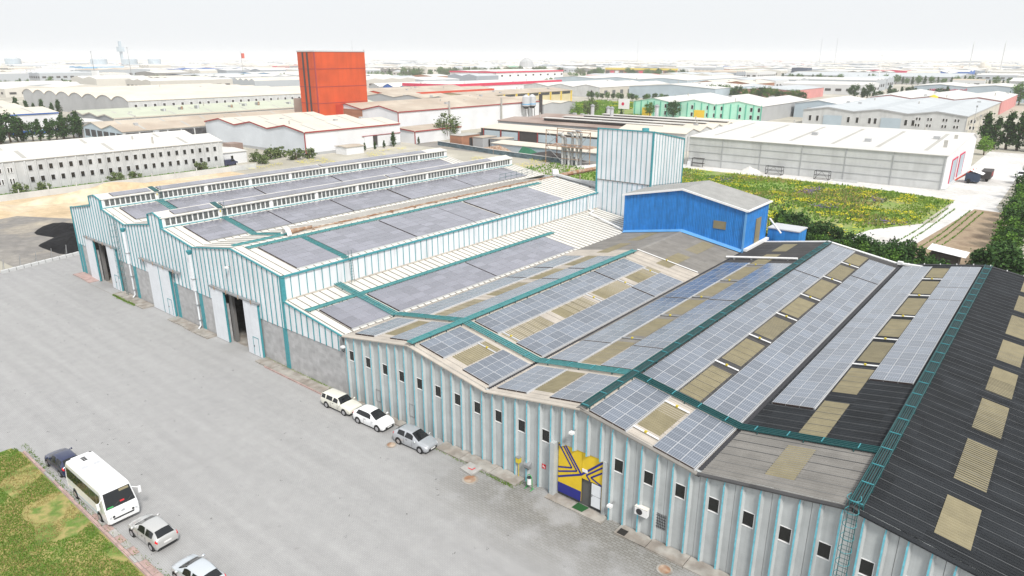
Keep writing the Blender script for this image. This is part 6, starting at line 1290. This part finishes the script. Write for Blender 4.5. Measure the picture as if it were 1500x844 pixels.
T = thing('horizon_mosque', 'pale dome with two thin minarets on the hazy horizon at the right', 'mosque', (-185, 1750, 0)); g = MB(); g.tube([(-185,1750,0),(-185,1750,14),(-185,1750,20),(-185,1750,24)],[11,11,8,.5],16); part('dome', g, M['r_cream'], T)
for x in (-212,-158): g = MB(); g.tube([(x,1750,0),(x,1750,56),(x,1750,64)],[1.1,.9,.1],8); part('minaret', g, M['w_conc'], T)
T = thing('horizon_dome', 'grey low dome building left of the yellow fascia hall', 'dome', (-1060, 1350, 0)); g = MB(); g.tube([(-1060,1350,0),(-1060,1350,10),(-1060,1350,22),(-1060,1350,29),(-1060,1350,31)],[20,19,15,7,.7],16); part('dome_shell', g, M['w_grey'], T)
# small distant vehicles
def van(x, y, rz, label, m='p_white'):
    T = thing('parked_van', label, 'van', (x, y, 0), None, rz); g = MB(); g.prism([(-2.4,.35),(2.3,.35),(2.4,1.1),(1.5,1.35),(1.1,2.0),(-2.3,2.05),(-2.4,1.5)],'X',0,1); g = MB()
    pr = [(-2.4,.35),(2.3,.35),(2.4,1.05),(1.6,1.3),(1.0,1.95),(-2.2,2.0),(-2.4,1.5)]; g.add([(u,-.9,z) for u, z in pr]+[(u,.9,z) for u, z in pr],[(i,(i+1) % 7,7+(i+1) % 7,7+i) for i in range(7)]+[tuple(range(7))[::-1],tuple(range(7,14))]); part('body', g, M[m], T)
    g = MB(); g.quad((1.62,-.8,1.32),(1.62,.8,1.32),(1.06,.75,1.9),(1.06,-.75,1.9)); part('windshield', g, M['cglass'], T)
    for s in (-.91, .91): g = MB(); g.quad((-.2,s,1.3),(1.3,s,1.3),(.9,s,1.85),(-.2,s,1.85)); part('side_window', g, M['cglass'], T)
    g = MB(); g.quad((-2.42,-.7,1.3),(-2.42,.7,1.3),(-2.32,.7,1.85),(-2.32,-.7,1.85)); part('rear_window', g, M['cglass'], T)
    for wx in (-1.5, 1.5):
        for s in (-.85, .85): inst('wheel', TYRE, T, (wx, s, .32))
van(-11.5, 238, radians(-80), 'white van parked on the gravel road at the right edge'); van(-9.8, 247, radians(-80), 'black van parked behind the white van at the right edge', 'p_navy'); van(-13, 520, radians(80), 'white car by the pink end wall at the right')
van(-204, 110.5, radians(100), 'dark car beside the white annex', 'p_navy')
# tin hut in the vegetable plot and mesh fence along the rear
T = thing('garden_hut', 'small hut with white corrugated lean roof in the vegetable plot', 'hut', (-13, 128, 0)); slab(T, 'wall', -15.5, -11.5, 126, 130, 0, 2.0, 'w_dark'); g = MB(); g.quad((-16,125.5,2.6),(-10.5,125.5,2.0),(-10.5,130.5,1.9),(-16,130.5,2.5)); part('roof', g, M['whitep'], T)
T = thing('mesh_gate', 'leaning dark mesh gate frame at the edge of the vegetable plot', 'gate', (-21, 126, 0))
for a, b in (((-22,122,0),(-21,123,4)),((-20,121,0),(-20.5,123,4.2)),((-19,123,0),(-20.5,123.5,4.2))): g = MB(); g.tube([a,b],.1,5); part('pole', g, M['w_dark'], T)
T = thing('mesh_fence', 'dark green mesh fence along the rear hedge behind the concrete hall', 'fence', (-15, 107, 0))
for i in range(14): x = -42+i*2.8; y = 131-.42*i*2.8; g = MB(); g.tube([(x,y,0),(x,y,2.4)],.05,5); part('post', g, M['w_dark'], T)
M['mesh'] = flat('mesh', (.03,.06,.045)); g = MB()
for i in range(13): x = -42+i*2.8; y = 131-.42*i*2.8; g = MB(); g.quad((x+.05,y,.1),(x+2.75,y-1.15,.1),(x+2.75,y-1.15,2.2),(x+.05,y,2.2)); part('mesh_panel', g, M['mesh'], T)
# ------------------------------------------------------------------ trees
ONES = ['','first','second','third','fourth','fifth','sixth','seventh','eighth','ninth']; TENS = {2:'twenty',3:'thirty',4:'forty',5:'fifty'}; TENTH = {2:'twentieth',3:'thirtieth',4:'fortieth',5:'fiftieth'}
def ordn(i):
    n = i+1
    return ORDN[i] if n <= 20 else (TENTH[n//10] if n % 10 == 0 else TENS[n//10]+' '+ONES[n % 10])
ORDN = ['first','second','third','fourth','fifth','sixth','seventh','eighth','ninth','tenth','eleventh','twelfth','thirteenth','fourteenth','fifteenth','sixteenth','seventeenth','eighteenth','nineteenth','twentieth']
for i in range(14): tree(-41+i*2.15, 128-i*1.1+rnd.uniform(-1,1), rnd.uniform(1.7,2.3), 'dark' if i % 3 else 'evergreen', f'{ORDN[i]} dark bush from the left in the hedge behind the concrete hall', 'rear hedge bushes')
for i in range(15): tree(-38+i*1.95, 121-i*.9+rnd.uniform(-1,1), rnd.uniform(1.5,2.1), 'dark' if i % 2 else 'round', f'{ORDN[i]} shrub from the left in the nearer row behind the blue annex', 'shrubs behind the blue annex')
for i in range(9): tree(-7.5+i*1.2, 118-i*1.3+rnd.uniform(-1,1), rnd.uniform(2.1,2.8), 'dark', f'{ORDN[i]} big dark bush from the left behind the charcoal roof', 'dark bushes at the right edge')
for i in range(17): tree(-5.8-.14*i+rnd.uniform(-.4,.4), 126+i*6.2, rnd.uniform(2.0,2.5), 'round' if i % 2 else 'dark', f'{ORDN[i]} nearest leafy tree of the hedge row along the gravel yard', 'hedge row along the gravel yard')
for i in range(9): tree(-28+i*3.4, 308+rnd.uniform(-3,3), rnd.uniform(4.5,6.2), 'evergreen', f'{ORDN[i]} tall dark conifer from the left behind the gravel yard', 'dark conifers behind the gravel yard')
tree(-25.5, 288, 2.6, 'bright', 'bright green round topped tree standing alone before the dark conifers'); tree(-14, 360, 5.5, 'round', 'large round green tree behind the dark conifers'); tree(-5, 330, 6, 'dark', 'large dark tree at the right edge behind the conifers'); tree(-33, 292, 2.2, 'bright', 'small bright bush at the corner of the white warehouse')
for i, y in enumerate((276,281,286)): tree(-33.5+i, y+4, 1.6, 'gbush', f'{ORDN[i]} low bush behind the warehouse corner', 'bushes behind the warehouse corner')
tree(-201.3, 204, 4.6, 'olive', 'round pale green tree beside the low white shed', sz=.9); tree(-200.5, 174.5, 2.2, 'evergreen', 'small conical conifer before the low white shed'); 
for i, (x, y) in enumerate(((-199.5,160),(-199.8,165),(-200,169.5),(-199,186))): tree(x, y, 1.1, 'evergreen', f'{ORDN[i]} tiny conifer from the left along the dirt lane', 'tiny conifers along the lane')
for i, (x, y, s) in enumerate(((-199,131,2.6),(-198.5,136,2.3),(-205,120,2.2),(-206,126,2.6),(-208,131,2.4),(-199.5,119,1.9),(-200,44,1.8),(-199.5,53,1.9),(-199.5,58,1.6),(-199,75,1.9),(-199,80,1.7),(-199.3,99,2.0))): tree(x, y, s, 'bush', f'{ORDN[i]} olive shrub of those along the street by the white hall', 'olive shrubs along the street')
for i in range(20): tree(-325+rnd.uniform(-4,4), 66+i*2.4, rnd.uniform(3.0,4.6), 'evergreen' if i % 3 else 'dark', f'{ORDN[i]} dark conifer from the left behind the precast building', 'conifers behind the precast building')
for i in range(10): tree(-455+rnd.uniform(-3,3), 112+i*4, rnd.uniform(3,4.6), 'evergreen', f'{ORDN[i]} conifer from the left before the pink and cream building', 'conifers before the pink building')
far_g = 'trees of the long row beyond the cream roofs'
for i in range(95): tree(-905+rnd.uniform(-14,14)+(i % 3)*8, 215+i*5.2, rnd.uniform(2.6,4.4), ('evergreen','round','round','olive')[i % 4], 'green tree in the long tree row beyond the cream roofs on the left', far_g)
for i in range(60): tree(-905+rnd.uniform(-30,30)+i*1.6, 800+i*5.0, rnd.uniform(4.5,6.5), ('evergreen','olive','round')[i % 3], 'tree in the dense grove right of the orange tower in the distance', 'trees of the distant grove right of the orange tower')
tree(-178, 358, 3.6, 'dark', 'large dark leafy tree before the mint green hall'); tree(-192, 357, 3.0, 'round', 'small green shrub by the amber door of the mint green hall'); tree(-214, 330, 4.2, 'olive', 'grey green bushy tree at the field edge beside the billboard'); tree(-221, 326, 3.2, 'bright', 'bright bush left of the grey green tree in the field')
for i in range(8): tree(-285+i*12+rnd.uniform(-2,2), 342+rnd.uniform(-2,2), 1.9, 'evergreen', f'{ORDN[i]} tiny dark conifer from the left behind the flat brown factory', 'tiny conifers behind the brown factory')
for i in range(26): tree(-318+i*4.6, 486+rnd.uniform(-3,3), rnd.uniform(1.6,2.4), 'dark' if i % 2 else 'round', f'{ordn(i)} bush from the left in the hedge between weedy field and beige hall', 'hedge beyond the weedy field')
for i in range(16): tree(-250+i*5.5, 548+rnd.uniform(-4,4), rnd.uniform(3,4.6), 'round' if i % 3 else 'dark', f'{ORDN[i]} leafy tree from the left before the low pink walled building', 'trees before the low pink building')
for i in range(14): tree(-150+i*5, 620+rnd.uniform(-12,6), rnd.uniform(2.8,4.6), 'evergreen' if i % 2 else 'dark', f'{ORDN[i]} dark tree from the left behind the big grey hall', 'trees behind the big grey hall')
for i in range(10): tree(-40+i*5, 612+rnd.uniform(-5,5), rnd.uniform(3.5,6), 'round', f'{ORDN[i]} green tree from the left before the sign hall', 'trees before the sign hall')
for i in range(40): tree(-330+i*6.5, 985+rnd.uniform(-8,8), rnd.uniform(3,4.6), 'round' if i % 2 else 'evergreen', f'{ordn(i)} tree from the left in the distant row before the wide grey roof', 'trees before the wide grey roof')
for i in range(50): 
    tree(rnd.uniform(-1000,-500), rnd.uniform(1000,1130), rnd.uniform(3.5,6), ('round','dark','olive')[i % 3], 'tree among the distant halls left of the yellow fascia', 'trees left of the yellow fascia hall')
# ------------------------------------------------------------------ far industrial zone
far_w = [flat('far_'+str(i), c, var=0) for i, c in enumerate(((.60,.61,.62),(.40,.43,.46),(.50,.48,.44),(.28,.31,.35),(.58,.56,.51),(.22,.21,.20)))]
far_a = [M['w_sky'], M['w_pink'], M['w_blue'], M['t_crim'], M['w_yel'], M['w_mint'], M['brick']]
far_r = [M['r_white'], M['r_cream'], M['r_grey'], M['r_tan']]
occ = [(-610,-395,150,410),(-430,-340,50,125),(-400,-200,90,470),(-210,-40,180,505),(-420,-300,300,650),(-530,-440,440,650),(-760,-640,740,940),(-130,20,600,740),(-1060,-870,150,880),(-940,-780,760,1130),(-310,-170,500,650),(-345,-130,880,970),(-900,-540,1130,1280),(-350,-120,970,1160),(-115,-75,820,925),(-80,100,740,1090),(-570,-500,440,570),(-520,-320,660,870),(-320,-240,640,730),(-1020,-500,990,1140),(-25,60,-50,600),(-230,-215,600,640),(-150,-40,590,640)]
def free(a, b, c, d): return not any(a < q[1] and b > q[0] and c < q[3] and d > q[2] for q in occ)
def farhall(mb, x0, x1, y0, y1, h, rise, n, ax, bandm):
    pr = profile(x0, x1, h, rise, n) if ax else profile(y0, y1, h, rise, n); a0, a1 = (y0, y1) if ax else (x0, x1)
    P = (lambda u, a, z: (u, a, z)) if ax else (lambda u, a, z: (a, u, z))
    for (ua, za), (ub, zb) in zip(pr, pr[1:]):
        mb.add([P(ua,a0,za), P(ub,a0,zb), P(ub,a1,zb), P(ua,a1,za)], [(0,1,2,3)], 1)
        mb.add([P(ua,a0,0), P(ub,a0,0), P(ub,a0,zb), P(ua,a0,za)], [(0,1,2,3)]); mb.add([P(ua,a1,0), P(ub,a1,0), P(ub,a1,zb), P(ua,a1,za)], [(0,1,2,3)])
    mb.add([P(pr[0][0],a0,0), P(pr[0][0],a1,0), P(pr[0][0],a1,h), P(pr[0][0],a0,h)], [(0,1,2,3)]); mb.add([P(pr[-1][0],a0,0), P(pr[-1][0],a1,0), P(pr[-1][0],a1,h), P(pr[-1][0],a0,h)], [(0,1,2,3)])
    if bandm:
        e = .15
        for k in range(int((x1-x0)/9)): x = x0+3+k*9; mb.add([(x,y0-e,h*.35),(x+5,y0-e,h*.35),(x+5,y0-e,h*.6),(x,y0-e,h*.6)],[(0,1,2,3)],2)
        for k in range(int((y1-y0)/9)): y = y0+3+k*9; mb.add([(x1+e,y,h*.35),(x1+e,y+5,h*.35),(x1+e,y+5,h*.6),(x1+e,y,h*.6)],[(0,1,2,3)],2)
FN = {'far_0':'white','far_1':'blue grey','far_2':'beige','far_3':'slate','far_4':'cream','far_5':'dark grey','w_sky':'sky blue','w_pink':'pink','w_blue':'deep blue','t_crim':'crimson','w_yel':'amber','w_mint':'mint','brick':'brick red'}; FR = {'r_white':'white','r_cream':'cream','r_grey':'grey','r_tan':'tan'}
cells = []; rowtrees = []
R2 = random.Random(11)
yaw = radians(39.3)
def inview(x, y):
    f = -sin(yaw)*x+cos(yaw)*y; r = cos(yaw)*x+sin(yaw)*y
    return f > 60 and abs(r) < f*.80+40
X = -4600
while X < 700:
    bw = R2.uniform(55, 100); Y = 40
    while Y < 4300:
        bd = R2.uniform(42, 95); cx, cy = X+bw/2, Y+bd/2
        d = math.hypot(cx, cy)
        if inview(cx, cy) and 260 < d < 4600: cells.append((d, X, X+bw, Y, Y+bd))
        if d > 700 and R2.random() < .22 and inview(cx, cy): rowtrees.append((X, X+bw, Y+bd, Y+bd+8, d))
        Y += bd+R2.choice((6,10,26))
    X += bw+R2.choice((8,12,30))
cells.sort(); cnt = 0
rest = MB(); restm = [far_w[0], M['r_white'], M['w_dark'], far_w[3], M['r_grey'], far_w[2], M['r_cream'], M['w_sky'], M['w_pink']]
far_tree = []
for d, x0, x1, y0, y1 in cells:
    if not free(x0, x1, y0, y1):
        # try a shrunken footprint
        x0, x1, y0, y1 = x0+bw*.2, x1-bw*.2, y0+15, y1-15
        if not free(x0, x1, y0, y1): continue
    if R2.random() < .04:
        far_tree.append((x0, x1, y0, y1, d)); continue
    h = R2.uniform(6.5, 11)*(1.25 if R2.random() < .1 else 1); n = R2.choice((1,2,2,3,4)); ax = R2.random() < .65; rise = R2.uniform(1.0, 2.4)
    mx, my = R2.uniform(2, 14), R2.uniform(2, 12)
    if cnt < 240 and d < 2100:
        mb = MB(); farhall(mb, x0+2, x1-mx, y0+my, y1-2, h, rise, n, ax, R2.random() < .65)
        acc = R2.random() < .16; wm = R2.choice(far_a) if acc and d > 1000 else R2.choice(far_w); rm = R2.choices(far_r, (6,3,2,1))[0]; px = 750+1005*(cos(yaw)*(x0+x1)/2+sin(yaw)*(y0+y1)/2)/(-sin(yaw)*(x0+x1)/2+cos(yaw)*(y0+y1)/2)
        solo('industrial_hall', mb, [wm, rm, M['w_dark']], f"{FN[wm.name]} walled hall with {FR[rm.name]} roof, {('wide','long')[x1-x0 < y1-y0]}, {('nearer','middle','farther')[0 if d < 900 else 1 if d < 1500 else 2]} part of the {('far left','left','centre left','centre','centre right','right','far right')[min(6,max(0,int(px/214)))]} district", 'industrial hall', 'low industrial halls in the hazy district'); cnt += 1
    else:
        b = len(rest.m); farhall(rest, x0+2, x1-mx, y0+my, y1-2, h, rise, n, ax, False); k = R2.choices((0,1,2,3),(5,2,3,.5))[0]
        wm, rm = ((0,1),(3,4),(5,6),(R2.choice((7,8)),1))[k]
        rest.m[b:] = [wm if q == 0 else rm for q in rest.m[b:]]
struct('far_industrial_halls', rest, restm, kind='stuff')
fr_ = random.Random(3); lm = MB()
for x0, x1, y0, y1, d in far_tree+[q for q in rowtrees if q[4] < 3200]:
    for i in range(26 if y1-y0 > 20 else 13):
        x, y = fr_.uniform(x0, x1), fr_.uniform(y0, y1); s = fr_.uniform(2.5, 4.6)
        for k in range(46 if d < 1500 else 14):
            t, u = fr_.uniform(0,6.28), fr_.uniform(-1,1); q = math.sqrt(1-u*u)*s*.6; px, py, pz = x+cos(t)*q, y+sin(t)*q, s*.75+u*s*.6; e = s*.2
            a = fr_.uniform(0,6.28); lm.add([(px-e*cos(a),py-e*sin(a),pz-e*.5),(px+e*cos(a),py+e*sin(a),pz-e*.3),(px,py,pz+e)],[(0,1,2)])
struct('far_woodland', lm, M['leaf'], kind='stuff')
